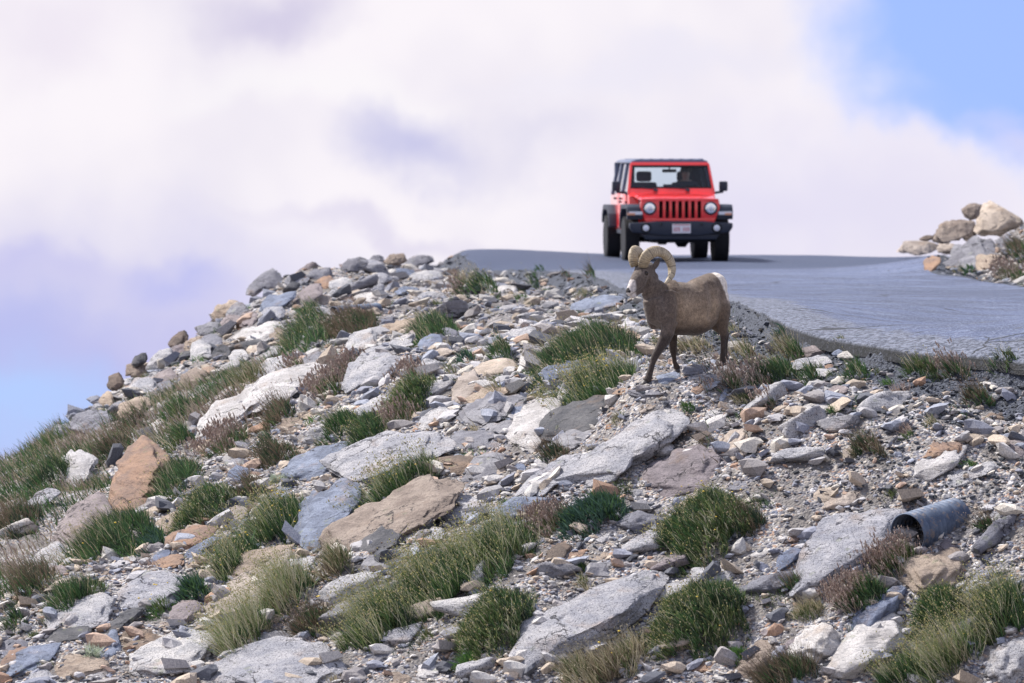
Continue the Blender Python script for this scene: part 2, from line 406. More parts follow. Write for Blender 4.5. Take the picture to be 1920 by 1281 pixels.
# road sheet: a strip between its two edges, 5 cm of asphalt over the bed
def resample(L, n):
    L = np.array(L); s = np.r_[0, np.cumsum(np.hypot(*np.diff(L, axis=0).T))]
    # Catmull-Rom
    out = []
    for q in np.linspace(0, s[-1], n):
        i = min(np.searchsorted(s, q, side='right') - 1, len(L) - 2); t = (q - s[i]) / (s[i + 1] - s[i])
        p0 = L[max(i - 1, 0)]; p1 = L[i]; p2 = L[i + 1]; p3 = L[min(i + 2, len(L) - 1)]
        out.append(0.5 * ((2 * p1) + (-p0 + p2) * t + (2 * p0 - 5 * p1 + 4 * p2 - p3) * t * t + (-p0 + 3 * p1 - 3 * p2 + p3) * t ** 3))
    return np.array(out)
def road_material():
    m, t, b = new_mat("worn_asphalt")
    co = t.new('ShaderNodeTexCoord').outputs['Object']
    mp = t.new('ShaderNodeMapping'); t.l.new(co, mp.inputs[0]); mp.inputs['Scale'].default_value = (0.5, 0.7, 1)
    st = t.noise(mp.outputs[0], 1.3, 6, 0.62)
    mp2 = t.new('ShaderNodeMapping'); t.l.new(co, mp2.inputs[0]); mp2.inputs['Scale'].default_value = (0.30, 1.0, 1)
    st2 = t.noise(mp2.outputs[0], 3.0, 5, 0.7)
    grit = t.noise(co, 38, 4, 0.8)
    c = t.mix(t.ramp(st, 0.38, 0.62), (0.033, 0.050, 0.115, 1), (0.072, 0.100, 0.205, 1))
    c = t.mix(t.ramp(st2, 0.52, 0.66), c, (0.15, 0.19, 0.31, 1))
    c = t.mix(t.ramp(st2, 0.38, 0.33), c, (0.035, 0.04, 0.06, 1))
    c = t.mix(t.ramp(grit, 0.48, 0.64), c, (0.27, 0.31, 0.42, 1))
    # aggregate: pale and dark grains
    g2 = t.noise(co, 21, 5, 0.85)
    c = t.mix(t.ramp(g2, 0.55, 0.66), c, (0.33, 0.36, 0.45, 1))
    c = t.mix(t.ramp(g2, 0.44, 0.35), c, (0.03, 0.038, 0.06, 1))
    # repair patches of other ages
    pv = t.new('ShaderNodeTexVoronoi', feature='F1'); pv.inputs['Scale'].default_value = 0.28; t.l.new(t.vmath('ADD', co, t.vmath('MULTIPLY', t.noise(co, .8, 3, out='Color'), (1.5, 1.5, 0))), pv.inputs['Vector'])
    ps = t.new('ShaderNodeSeparateColor'); t.l.new(pv.outputs['Color'], ps.inputs[0])
    c = t.mix(t.ramp(ps.outputs[0], .62, .66, 0, .30), c, t.mix(1.0, c, (.45, .48, .55, 1), 'MULTIPLY'))
    c = t.mix(t.ramp(ps.outputs[1], .70, .74, 0, .22), c, t.mix(1.0, c, (1.7, 1.65, 1.6, 1), 'MULTIPLY'))
    # crumbling pale crust beside the near edge
    ea = t.new('ShaderNodeAttribute', attribute_name='Col').outputs['Color']
    es = t.new('ShaderNodeSeparateColor'); t.l.new(ea, es.inputs[0])
    em = t.math('ADD', es.outputs[0], t.math('MULTIPLY', t.math('SUBTRACT', t.noise(co, 3.5, 5, .7), .5), 1.3))
    c = t.mix(t.ramp(em, .45, .75, 0, .85), c, t.mix(t.ramp(t.noise(co, 16, 5, .8), .42, .58), (.030, .037, .055, 1), (.27, .29, .36, 1)))
    c = t.mix(es.outputs[1], c, t.mix(t.ramp(t.noise(co, 20, 5, .8), .50, .66), (.006, .008, .012, 1), (.06, .067, .09, 1)))
    # crack lines
    vo = t.new('ShaderNodeTexVoronoi', feature='DISTANCE_TO_EDGE'); vo.inputs['Scale'].default_value = 0.55
    mp3 = t.new('ShaderNodeMapping'); t.l.new(t.vmath('ADD', co, t.vmath('MULTIPLY', t.noise(co, 1.2, 4, out='Color'), (1.2, 1.2, 0))), mp3.inputs[0]); mp3.inputs['Scale'].default_value = (0.8, 0.8, 1)
    t.l.new(mp3.outputs[0], vo.inputs['Vector'])
    c = t.mix(t.math('MULTIPLY', t.ramp(vo.outputs['Distance'], 0.012, 0.004), t.ramp(t.noise(co, .7, 2), .54, .60)), c, (0.02, 0.022, 0.03, 1))
    # newer, darker surfacing towards the crest
    sy = t.new('ShaderNodeSeparateXYZ'); t.l.new(co, sy.inputs[0])
    yy = t.math('ADD', sy.outputs[1], t.math('MULTIPLY', t.math('SUBTRACT', sy.outputs[0], 2.0), -0.55))
    c = t.mix(t.ramp(t.math('ADD', yy, t.math('MULTIPLY', st2, 2.0)), 91.5, 93.5), c, t.mix(grit, (0.030, 0.046, 0.10, 1), (0.055, 0.08, 0.155, 1)))
    t.l.new(c, b.inputs['Base Color'])
    b.inputs['Roughness'].default_value = 0.62
    bump(t, b, t.math('ADD', grit, t.math('MULTIPLY', st2, 1.5)), 1.0, 0.04)
    return m
NR, MR = 900, 60
La, Lb = resample(NEAR, NR), resample(FAR, NR)
tt = np.linspace(0, 1, MR) ** 1.6
R = La[:, None, :] * (1 - tt[None, :, None]) + Lb[:, None, :] * tt[None, :, None]
# ragged broken edge
nrm = (Lb - La); nrm /= np.linalg.norm(nrm, axis=1)[:, None]
jag = 0.10 * fbm(np.c_[La * 1.7, 0 * La[:, 0]], 31, 4) + 0.03 * fbm(np.c_[La * 5, 0 * La[:, 0]], 32, 3)
R = R - nrm[:, None, :] * (jag[:, None] * (1 - np.linspace(0, 1, MR)[None, :]) ** 6)[..., None]
rz = base_z(R[..., 0], R[..., 1]).reshape(NR, MR) + 0.012
rz += 0.010 * fbm(np.c_[R.reshape(-1, 2) * 1.5, np.zeros(NR * MR)], 40, 3).reshape(NR, MR)
top = np.dstack([R[..., 0], R[..., 1], rz])
skirt = top[:, :1].copy(); skirt[..., 2] -= 0.14; skirt[..., :2] -= nrm[:, None, :] * 0.05
mid_ = top[:, :1].copy(); mid_[..., 2] -= 0.03 + 0.02 * np.abs(fbm(np.c_[La * 14, 0 * La[:, 0]], 33, 2))[:, None]; mid_[..., :2] -= nrm[:, None, :] * 0.03
G = np.concatenate([skirt, mid_, top], axis=1)
_ed = seg_dist(G[..., 0], G[..., 1], np.array(NEAR), False).ravel()
road = mesh_np("road", G.reshape(-1, 3), grid_faces(NR, MR + 2)[:, ::-1], road_material(), smooth=True, cols=np.c_[1 - sstep(.1, 1.3, _ed), (np.tile(np.arange(MR + 2), NR) < 2).astype(float), 0 * _ed])
tag(road, kind='structure')

# hazy far ridge low on the left
def far_ridge():
    xs = np.linspace(-60, 500, 60); V = []
    for i, px in enumerate(xs):
        py = 843 + 0.55 * max(0, px - 8) + 6 * math.sin(px * .11) + (4 if px > 10 else 0) + (abs(px + 20) * .1)
        for k, (dy, drop) in enumerate(((0, 0), (500, 260), (1200, 900), (-300, 250), (-1000, 900))):
            p = at(px, py, 5200); V.append((p[0], p[1] + dy, p[2] - drop + 6 * math.sin(i * 1.7 + k)))
    V = np.array(V).reshape(60, 5, 3)[:, [2, 1, 0, 3, 4]]
    m = simple("far_rock_haze_tinted", (0.42, 0.40, 0.55), 0.9, noise=0.15, nscale=0.01)  # air haze is painted into this pale blue-grey rock colour
    o = mesh_np("far_hills", V.reshape(-1, 3), grid_faces(60, 5), m, smooth=True)
    tag(o, kind='structure')
far_ridge()
# ------------------------------------------------------------------ rocks
RC = {  # colour, second colour, speckle strength
 'G': ((0.31, 0.31, 0.34), (0.20, 0.20, 0.23), 0.5), 'B': ((0.26, 0.30, 0.40), (0.15, 0.175, 0.24), 0.5),
 'P': ((0.53, 0.52, 0.53), (0.37, 0.375, 0.41), 0.9), 'W': ((0.66, 0.64, 0.63), (0.48, 0.46, 0.45), 0.5),
 'T': ((0.44, 0.36, 0.29), (0.29, 0.23, 0.185), 0.4), 'O': ((0.40, 0.26, 0.18), (0.28, 0.20, 0.16), 0.3),
 'K': ((0.075, 0.078, 0.09), (0.14, 0.14, 0.15), 0.5), 'M': ((0.33, 0.285, 0.29), (0.23, 0.20, 0.205), 0.4),
 'C': ((0.57, 0.49, 0.42), (0.38, 0.32, 0.27), 0.3), 'N': ((0.23, 0.175, 0.14), (0.15, 0.12, 0.10), 0.3),
}
CNAME = {'G': 'grey', 'B': 'blue-grey', 'P': 'pale speckled', 'W': 'whitish', 'T': 'tan', 'O': 'orange', 'K': 'dark', 'M': 'mauve', 'C': 'cream', 'N': 'brown'}
def rock_material(code):
    c1, c2, sp = RC[code]
    m, t, b = new_mat("rock_" + CNAME[code].replace('-', '_').replace(' ', '_'))
    oi = t.new('ShaderNodeObjectInfo').outputs['Random']
    tc_ = t.new('ShaderNodeTexCoord').outputs['Object']
    co = t.vmath('ADD', tc_, t.vmath('MULTIPLY', t.new('ShaderNodeCombineXYZ').outputs[0], (0, 0, 0)))
    cx = t.new('ShaderNodeCombineXYZ'); t.l.new(t.math('MULTIPLY', oi, 37.0), cx.inputs[0]); t.l.new(t.math('MULTIPLY', oi, 91.0), cx.inputs[2])
    co = t.vmath('ADD', tc_, cx.outputs[0])
    cl = t.noise(co, 3.2, 5, 0.6, 0.4)
    c = t.mix(t.ramp(cl, 0.38, 0.62), c2 + (1,), c1 + (1,))
    # banding of the gneiss
    mp = t.new('ShaderNodeMapping'); t.l.new(co, mp.inputs[0]); mp.inputs['Scale'].default_value = (1.2, 1.2, 9.0); mp.inputs['Rotation'].default_value = (0.5, 0.35, 0)
    band = t.noise(mp.outputs[0], 2.2, 6, 0.65, 0.8)
    c = t.mix(t.ramp(band, 0.55, 0.75, 0, 0.55), c, tuple(min(1, x * 1.45) for x in c1) + (1,))
    c = t.mix(t.ramp(band, 0.42, 0.25, 0, 0.6), c, tuple(x * 0.5 for x in c2) + (1,))
    # warm weathering stains
    c = t.mix(t.ramp(t.noise(co, 2.1, 4, 0.6), 0.56, 0.74, 0, 0.5), c, (0.36, 0.24, 0.15, 1))
    # mineral speckle at grain scale
    s1 = t.noise(co, 55, 4, 0.8); s2 = t.noise(co, 95, 3, 0.75)
    c = t.mix(t.ramp(s1, 0.53, 0.62, 0, sp), c, (0.03, 0.032, 0.042, 1))
    c = t.mix(t.ramp(t.noise(co, 17, 5, 0.75), 0.54, 0.66, 0, 0.55), c, tuple(x * 0.45 for x in c2) + (1,))
    c = t.mix(t.ramp(s2, 0.58, 0.70, 0, sp * 0.7), c, tuple(min(1, x * 1.6 + .05) for x in c1) + (1,))
    # lichen
    lv = t.new('ShaderNodeTexVoronoi'); t.l.new(t.vmath('ADD', co, t.vmath('MULTIPLY', t.noise(co, 20, 3, out='Color'), (.06, .06, .06))), lv.inputs['Vector']); lv.inputs['Scale'].default_value = 6
    c = t.mix(t.math('MULTIPLY', t.ramp(lv.outputs['Distance'], 0.26, 0.16, 0, 0.35), t.ramp(t.noise(co, 1.7, 2), 0.5, 0.62)), c, (0.26, 0.29, 0.17, 1))
    # fracture lines
    fv = t.new('ShaderNodeTexVoronoi', feature='DISTANCE_TO_EDGE'); fv.inputs['Scale'].default_value = 1.5
    mpf = t.new('ShaderNodeMapping'); t.l.new(t.vmath('ADD', co, t.vmath('MULTIPLY', t.noise(co, 5, 4, .6, out='Color'), (.35, .35, .35))), mpf.inputs[0]); mpf.inputs['Scale'].default_value = (1, 1, 2.2); mpf.inputs['Rotation'].default_value = (.6, .3, 0)
    t.l.new(mpf.outputs[0], fv.inputs['Vector'])
    crack = t.math('MULTIPLY', t.ramp(fv.outputs['Distance'], 0.020, 0.004), t.ramp(t.noise(co, 2.0, 2), .5, .58))
    c = t.mix(t.math('MULTIPLY', crack, .8), c, (0.03, 0.03, 0.035, 1))
    # each stone its own tone
    c = t.mix(1.0, c, t.mix(oi, (0.80, 0.80, 0.84, 1), (1.16, 1.13, 1.08, 1)), 'MULTIPLY')
    t.l.new(c, b.inputs['Base Color']); b.inputs['Roughness'].default_value = 0.82
    b.inputs['Specular IOR Level'].default_value = 0.3
    h = t.math('ADD', t.math('MULTIPLY', t.noise(co, 16, 8, 0.75), 1.2), t.math('MULTIPLY', band, 1.1))
    h = t.math('SUBTRACT', h, t.math('MULTIPLY', crack, .7))
    bump(t, b, h, 1.0, 0.045)
    return m
RM = {k: rock_material(k) for k in RC}

import bmesh
_ICO = {}
def ico(sub):
    if sub not in _ICO:
        bm = bmesh.new(); bmesh.ops.create_icosphere(bm, subdivisions=sub, radius=1.0)
        V = np.array([v.co[:] for v in bm.verts]); F = np.array([[v.index for v in f.verts] for f in bm.faces], np.int32); bm.free()
        _ICO[sub] = (V / np.linalg.norm(V, axis=1)[:, None], F)
    return _ICO[sub]
def poly_body(D, N, Hh, p=26):
    """radius along directions D of the convex body {n.x <= h}, edges slightly rounded"""
    q = (D @ N.T) / Hh[None, :]
    q = np.maximum(q, 1e-3)
    return (q ** p).sum(1) ** (-1.0 / p)
def hull2(P):
    P = sorted(map(tuple, P))
    def half(pts):
        o = []
        for p in pts:
            while len(o) > 1 and (o[-1][0]-o[-2][0])*(p[1]-o[-2][1])-(o[-1][1]-o[-2][1])*(p[0]-o[-2][0]) <= 0: o.pop()
            o.append(p)
        return o
    a, b = half(P), half(P[::-1]); return np.array(a[:-1] + b[:-1])
def roughen(V, size, seed, k=1.0):
    """broken stone surface: flakes, ledges and pits"""
    rng = np.random.RandomState(seed)
    n = V / (np.linalg.norm(V, axis=1)[:, None] + 1e-9)
    Q = V / size
    ax = rng.normal(size=3); ax /= np.linalg.norm(ax)
    lay = Q @ ax * rng.uniform(5, 8) + 0.6 * fbm(Q * 2.5, seed + 5, 2)
    ledge = np.abs((lay % 1.0) - 0.5) * 2
    d = 0.075 * fbm(Q * 2.6 + seed % 97, seed, 3) + 0.045 * (ledge - 0.5) * (fbm(Q * 2, seed + 9, 2) > -0.1) + 0.030 * fbm(Q * 8, seed + 3, 5, 0.65)
    pit = np.minimum(0, fbm(Q * 3.3, seed + 31, 2) + 0.30) * 0.30
    return V + n * ((d + pit) * size * k)[:, None]
CAM_R = np.array([1.0, 0, 0]); CAM_U = np.array([0, SP, CP]); CAM_F = np.array([0, CP, -SP])   # right, up, forward
HAND = []      # (object, px, py, size px, colour)
FOOT = []      # ground footprints kept free of grass roots: (x, y, r)
def rock_from_outline(pts, code, seed, sub=None, name='rock', sharp=False):
    rng = np.random.RandomState(seed)
    H2 = hull2(pts); cx, cy = H2.mean(0); w_ = np.ptp(H2[:, 0]); h_ = np.ptp(H2[:, 1])
    big = max(w_, h_)
    yb = cy + 0.36 * h_
    d0 = hit(cx, yb)
    while d0 is None: yb += 6; d0 = hit(cx, yb)
    dT = hit(cx, cy - 0.35 * h_); sc = d0 / FPX
    hm = h_ * sc; wm = w_ * sc
    k = 1.0 if dT is None else np.clip(0.75 * (dT - d0) / (0.71 * hm + 1e-6), 0.3, 2.0)
    dl, dr = hit(cx - .3 * w_, cy + 0.1 * h_), hit(cx + .3 * w_, cy + 0.1 * h_)
    kx = 0.0 if (dl is None or dr is None) else float(np.clip(0.8 * (dr - dl) / (0.6 * wm), -0.8, 0.8))
    P = np.c_[(H2[:, 0] - cx) * sc, -(H2[:, 1] - cy) * sc]
    thin = min(wm, hm)
    Dp = 0.52 * thin + 0.12 * max(wm, hm)
    N, Hh = [], []
    n = len(P)
    for i in range(n):
        a, b_ = P[i], P[(i + 1) % n]; e = b_ - a; L = math.hypot(*e)
        if L < 1e-4: continue
        nx, ny = e[1] / L, -e[0] / L
        h0 = nx * a[0] + ny * a[1]
        if h0 < 0: nx, ny, h0 = -nx, -ny, -h0
        # top edges lean back strongly (we see their upper face), lower ones undercut
        up = ny
        tf = rad(rng.uniform(14, 34) + (12 if up > 0.3 else 0) - (14 if up < -0.3 else 0))
        tb = -rad(rng.uniform(15, 45))
        for t_ in (tf, tb):
            N.append((nx * math.cos(t_), ny * math.cos(t_), math.sin(t_))); Hh.append(max(h0, 0.02 * thin) * math.cos(t_))
    # front faces
    fr = []
    fr.append((rng.uniform(-.30, .15), rng.uniform(.25, .55), 1.0, Dp * rng.uniform(.50, .68)))
    fr.append((rng.uniform(.05, .5), rng.uniform(-.55, -.15), 1.0, Dp * rng.uniform(.50, .72)))
    if rng.rand() < .8: fr.append((rng.uniform(-.9, -.4), rng.uniform(-.4, .1), 1.0, Dp * rng.uniform(.62, .85)))
    if rng.rand() < .5: fr.append((rng.uniform(.3, .9), rng.uniform(.1, .6), 1.0, Dp * rng.uniform(.62, .9)))
    fr.append((0, 0, -1, Dp * 1.1)); fr.append((rng.uniform(-.4, .4), -.5, -1, Dp * 1.2)); fr.append((rng.uniform(-.4, .4), .6, -1, Dp))
    for a, b_, c_, hh in fr:
        L = math.sqrt(a * a + b_ * b_ + c_ * c_); N.append((a / L, b_ / L, c_ / L)); Hh.append(hh)
    if sub is None: sub = 6 if big > 210 else 5 if big > 75 else 4 if big > 30 else 3
    D, F = ico(sub)
    ext = np.array([wm, hm, Dp * 2]) ; E = ext / ext.max()
    Dd = D * E; Dd /= np.linalg.norm(Dd, axis=1)[:, None]
    N = np.array(N); Hh = np.array(Hh)
    V = Dd * poly_body(Dd, N, Hh, 60)[:, None]
    for _ in range(26):          # broken corners and shallow fracture faces
        cn = rng.normal(size=3); cn[2] = abs(cn[2]) * .8; cn /= np.linalg.norm(cn); pr = V @ cn; hh = pr.max() * (rng.uniform(.62, .86) if sharp else rng.uniform(.74, .94))
        ov = np.maximum(0, pr - hh); V = V - cn * (ov * .92)[:, None]
    V = roughen(V, (thin * 2 + max(wm, hm)) / 3, seed)
    for ax_ in (0, 1):      # keep the real width and height after the corners are worn
        lo, hi_ = V[:, ax_].min(), V[:, ax_].max(); tl, th = P[:, ax_].min() * 1.03, P[:, ax_].max() * 1.03
        V[:, ax_] = tl + (V[:, ax_] - lo) * (th - tl) / (hi_ - lo)
    fwd = k * V[:, 1] + kx * V[:, 0] - V[:, 2] + 0.10 * Dp
    c0 = at(cx, cy, d0 + k * 0.36 * hm)
    # convert: right, up, forward offsets
    Wd = V[:, :1] * CAM_R + V[:, 1:2] * CAM_U + fwd[:, None] * CAM_F
    # keep the outline exact for points moved along the line of sight
    view = c0 / np.linalg.norm(c0)
    Wd = V[:, :1] * CAM_R + V[:, 1:2] * CAM_U + fwd[:, None] * view
    s2 = (c0[1]) / d0
    Wd *= 1.0
    Wd[:, 0] *= s2; Wd[:, 2] *= s2
    # origin at the foot
    foot = Vector((float(c0[0]), float(c0[1]), float(gz_at(c0[0], c0[1]))))
    Wd = Wd + c0 - np.array(foot)
    o = mesh_np(name, Wd, F[:, ::-1] if False else F, RM[code], smooth=True)
    o.location = foot
    HAND.append([o, cx, cy, w_, h_, code])
    FOOT.append((cx, cy, w_, h_, H2))
    return o

def T(reg, *f):
    ox, oy, s = reg
    return [(ox + f[i] / s, oy + f[i + 1] / s) for i in range(0, len(f), 2)]
R0 = (0, 0, 1.0); R3 = (0, 440, 3.0); R4 = (640, 440, 3.0); R5 = (1280, 340, 3.0); R6 = (0, 840, 2.905); R7 = (640, 840, 2.905); R8 = (1280, 740, 2.367)
ROCKS = [
#--- rim on the skyline, left
(R3,'G',"large grey boulder crowning the rocky skyline above the small far pipe",1385,335,1430,290,1500,215,1570,190,1605,235,1600,290,1500,320,1400,348),
(R3,'T',"rounded brown-grey boulder standing on the skyline below the crowning one",1190,480,1200,430,1240,385,1300,368,1345,385,1320,440,1250,490),
(R3,'G',"",1270,465,1310,400,1350,380,1400,440,1370,480,1330,475),
(R3,'N',"square brown block tilted on the skyline beside a small notch of sky",945,580,1040,538,1060,575,1050,620,955,645),
(R3,'G',"",1095,530,1160,520,1200,490,1250,500,1230,560,1140,580),
(R3,'K',"dark flat stone capping the skyline above a round tan one",740,710,820,665,830,700,790,745,745,735),
(R3,'T',"",706,740,740,720,800,735,825,780,770,808,715,795),
(R3,'N',"brown slab overhanging its neighbour on the lower skyline",600,850,625,815,690,775,700,830,680,870,620,880),
(R3,'T',"",555,910,610,880,650,930,650,970,600,980,560,955),
(R3,'G',"",510,995,530,945,560,955,595,1000,540,1020),
(R3,'G',"wide grey boulder at the low end of the rocky skyline",385,1115,420,1030,500,990,580,985,650,1050,600,1100,480,1130),
(R3,'G',"",300,1130,340,1085,400,1060,420,1110,360,1140),
(R3,'T',"smooth pale tan boulder resting above the brown meadow grass",660,1005,690,950,760,910,850,925,845,975,760,1020,690,1045),
(R3,'P',"",820,750,880,660,950,640,990,690,940,760,870,775),
(R3,'M',"",940,650,1000,615,1060,615,1080,670,1010,705),
(R3,'T',"",1000,865,1040,790,1110,745,1165,770,1160,825,1080,865),
(R3,'K',"",1190,705,1200,650,1260,615,1305,640,1290,695,1230,725),
(R3,'P',"",1285,695,1330,655,1390,645,1400,715,1340,745),
(R3,'C',"",1385,650,1400,620,1450,625,1465,685,1410,695),
(R3,'W',"broad pinkish white slab in the middle of the far rock pile",1300,595,1400,530,1480,500,1560,488,1595,560,1480,605,1380,635),
(R3,'P',"",1445,490,1500,415,1590,405,1605,440,1540,485,1460,510),
(R3,'M',"",1240,510,1290,460,1350,450,1365,505,1300,530),
(R3,'M',"",1350,455,1400,430,1445,445,1450,505,1390,535,1345,515),
(R3,'B',"",1460,425,1540,350,1640,318,1665,350,1580,405,1490,435),
(R3,'M',"mauve boulder leaning over a dark hollow in the far rock pile",1640,420,1690,330,1760,275,1815,310,1760,375,1680,415),
(R3,'C',"",1715,395,1800,345,1868,342,1862,375,1760,405),
(R3,'P',"pale boulder poking out of the green grass below the far pipe",1590,645,1650,570,1705,525,1765,515,1750,565,1650,635),
(R3,'P',"",1425,800,1520,700,1610,680,1645,710,1600,805,1520,835),
(R3,'C',"",1600,795,1640,710,1720,695,1725,745,1650,795),
(R3,'G',"",1680,775,1730,700,1800,652,1840,690,1820,735,1720,775),
(R3,'W',"long pale slab with a black hollow beneath it, left of centre",1095,1145,1110,1080,1200,990,1330,910,1500,850,1700,785,1800,718,1830,745,1760,815,1600,885,1480,935,1350,1000,1200,1085,1130,1125),
(R0,'O',"tall rust-stained boulder rising out of the left meadow grass",203,960,220,900,240,850,258,822,282,816,312,835,318,870,292,930,270,965,218,988),
(R3,'K',"",765,1150,790,1090,850,1078,885,1110,860,1155),
(R3,'W',"",850,1075,900,1035,935,1090,925,1135,880,1120),
(R3,'P',"",905,1005,1000,988,1025,1030,960,1065,920,1055),
(R0,'W',"cracked white boulder alone in the brown meadow grass",78,910,100,865,135,843,175,850,183,875,150,895,90,925),
(R3,'T',"flat tan stone lying on another beside the red-tipped tussock",1560,1075,1590,1038,1700,1028,1745,1055,1680,1085,1590,1105),
(R3,'N',"",1575,1100,1680,1080,1705,1120,1595,1130),
(R3,'O',"",1728,987,1800,980,1812,1000,1740,1005),
(R3,'T',"",1675,1005,1740,995,1805,1020,1780,1045,1690,1030),
(R3,'W',"",1420,690,1500,640,1580,625,1600,660,1500,700),
(R3,'G',"",1130,580,1200,560,1250,580,1240,640,1160,650),
(R3,'P',"",1070,640,1130,590,1190,640,1180,700,1100,715),
(R3,'M',"",860,800,940,750,1000,790,960,850,880,850),
(R3,'P',"",700,870,760,820,850,800,880,860,800,910,720,920),
(R3,'G',"",880,850,940,820,1000,860,940,900),
(R3,'T',"",1490,560,1540,520,1600,520,1620,570,1540,600),
(R3,'G',"",1600,290,1650,230,1720,220,1740,270,1660,310),
(R3,'G',"",1730,230,1780,190,1860,185,1870,230,1790,260),
(R3,'O',"",1780,270,1850,230,1890,250,1880,290,1820,310),
(R3,'P',"",1850,290,1920,240,1990,250,1980,300,1890,320),
(R4,'G',"",0,180,60,140,120,125,150,160,100,200,30,210),
(R4,'G',"",140,170,190,115,240,130,250,180,190,200),
(R4,'T',"",240,150,290,105,350,108,370,150,320,180,260,180),
(R4,'G',"",360,150,420,115,500,120,520,160,450,185,380,180),
(R4,'P',"",120,260,200,215,280,220,290,260,210,290,140,290),
(R4,'B',"",260,230,330,190,400,200,420,240,340,260),
(R4,'W',"whitish slab lying behind the far green tussock",60,370,130,330,210,318,265,330,240,365,160,385,80,388),
(R4,'P',"",380,230,460,200,540,205,570,245,480,265,400,260),
(R4,'M',"",130,310,180,285,260,290,250,320,180,325),
(R4,'B',"",300,320,370,290,440,300,430,335,350,345),
(R4,'P',"",430,345,500,315,590,318,570,350,480,370),
#--- middle
(R4,'P',"smooth light grey boulder just below the far green tussock",0,620,20,580,90,545,170,533,203,555,190,590,120,640,40,675,0,680),
(R4,'T',"long tan boulder with a pinkish top between two grey ones",190,540,260,510,350,480,430,462,442,490,340,530,260,568,210,578),
(R4,'G',"",155,520,240,480,300,462,302,485,200,532),
(R4,'P',"",60,692,170,620,330,558,400,538,412,570,300,612,180,655,80,702),
(R4,'B',"dark blue-grey boulder below the upright green tussock",430,662,445,625,480,573,560,558,567,640,480,672),
(R4,'G',"",540,540,600,523,655,538,652,585,580,602,545,575),
(R4,'P',"",333,720,370,680,432,688,422,720,360,747),
(R4,'P',"large pale green-grey boulder left of the small blue-white stone",0,872,60,770,150,690,250,663,330,678,332,740,240,792,150,832,60,862,0,892),
(R4,'C',"",500,700,530,660,622,638,600,677,540,702),
(R4,'P',"",700,682,780,630,862,623,862,660,780,682),
(R4,'P',"",910,592,960,550,1060,518,1102,530,1040,570,960,592),
(R4,'B',"smooth blue-grey slab behind the green tussock, left of the ram's chin",1290,442,1380,370,1480,338,1600,338,1622,380,1560,422,1420,442),
(R4,'M',"",1210,450,1270,418,1292,450,1230,477),
(R4,'W',"whitish stone on the bank beside the far grass fringe",880,302,900,285,970,293,992,320,950,335,890,332),
(R4,'C',"arched cream boulder over a black hollow, lower end",620,960,625,880,690,800,740,758,785,780,735,880,690,942,640,977),
(R4,'C',"arched cream boulder over a black hollow, upper end",735,765,850,703,930,695,990,733,930,770,850,795,785,800),
(R4,'T',"",700,965,740,910,850,865,950,855,962,890,860,925,760,968),
(R4,'B',"",1100,800,1150,750,1270,710,1312,735,1270,782,1160,832,1120,832),
(R4,'T',"",1080,812,1120,750,1180,723,1197,745,1120,802),
(R4,'G',"big grey boulder with a pale left flank at the heart of the slope",650,1090,740,940,860,883,1000,888,1042,930,990,1002,880,1052,760,1082),
(R4,'G',"broad brown-grey slab overhanging a black gap above the rust-brown rock",562,1150,600,1110,740,1103,900,1098,932,1150,900,1202,760,1217,640,1200),
(R4,'G',"",780,1102,850,1060,960,1043,987,1080,930,1132,840,1112),
(R4,'B',"",925,1027,980,960,1042,990,1002,1052,940,1052),
(R4,'W',"jagged cream-white boulder leaning against the big dark grey one",932,1205,960,1110,1060,970,1130,918,1242,985,1190,1040,1180,1160,1050,1232,960,1242),
(R4,'K',"big dark grey boulder below the yellow-flowered tussock by the ram",1118,1120,1140,1050,1240,980,1400,908,1560,903,1692,930,1660,982,1500,1052,1380,1112,1240,1172,1160,1152),
(R4,'O',"",1525,897,1570,858,1620,863,1642,885,1600,907),
(R4,'G',"flat grey stone just below the ram's leading hoof",1610,902,1680,868,1800,868,1822,890,1700,917),
(R4,'C',"",1650,1002,1700,958,1790,943,1802,960,1720,1002,1680,1022),
(R4,'P',"",430,1082,450,1010,520,968,652,983,642,1020,560,1082,480,1112),
(R4,'O',"small bright orange stone above the long pale slab",415,1122,450,1105,495,1118,482,1145,430,1152),
(R4,'G',"",1180,1215,1250,1200,1300,1120,1420,1088,1482,1100,1380,1162,1280,1212),
(R0,'P',"great grey granite slab slanting down right from below the dark boulder",1035,928,1075,895,1150,845,1200,790,1240,768,1292,785,1250,832,1200,867,1140,922,1080,934),
(R7,'P',"long granite slab parallel to the great one, on its upper left",933,270,1000,200,1100,130,1220,60,1300,28,1312,80,1200,152,1150,202,1060,302,990,307),
(R7,'N',"rust-brown rock wedged under the overhanging slab",473,115,500,70,560,45,620,38,732,45,722,90,650,147,520,152),
(R7,'G',"",658,182,700,90,780,18,870,28,882,80,830,132,760,202),
(R7,'C',"",780,130,830,100,890,98,900,130,840,155),
(R7,'B',"",920,120,960,85,1010,90,1000,130,950,150),
(R0,'B',"flat-faced bluish slab standing at the left end of the long pale one",547,1028,565,978,599,903,642,896,677,905,670,938,642,970,625,1010,600,1042),
(R0,'P',"long pale granite slab behind the central flowering tussock",600,902,660,855,740,820,827,808,852,838,790,862,700,907,650,902),
(R0,'T',"massive tan-brown boulder lying below the central flowering tussock",600,1045,640,978,692,957,726,936,778,909,833,890,869,895,849,925,807,945,780,969,711,993,680,1021,640,1050),
(R7,'P',"speckled black and white granite boulder left of the bright moss patch",430,402,450,310,560,238,680,248,762,300,680,382,560,432,450,432),
(R7,'K',"rough dark rock at the lower end of the massive tan boulder",95,562,120,480,200,440,300,398,352,430,342,482,240,522,200,582,100,612),
(R7,'P',"",300,512,360,460,500,433,562,430,542,472,440,522,340,537),
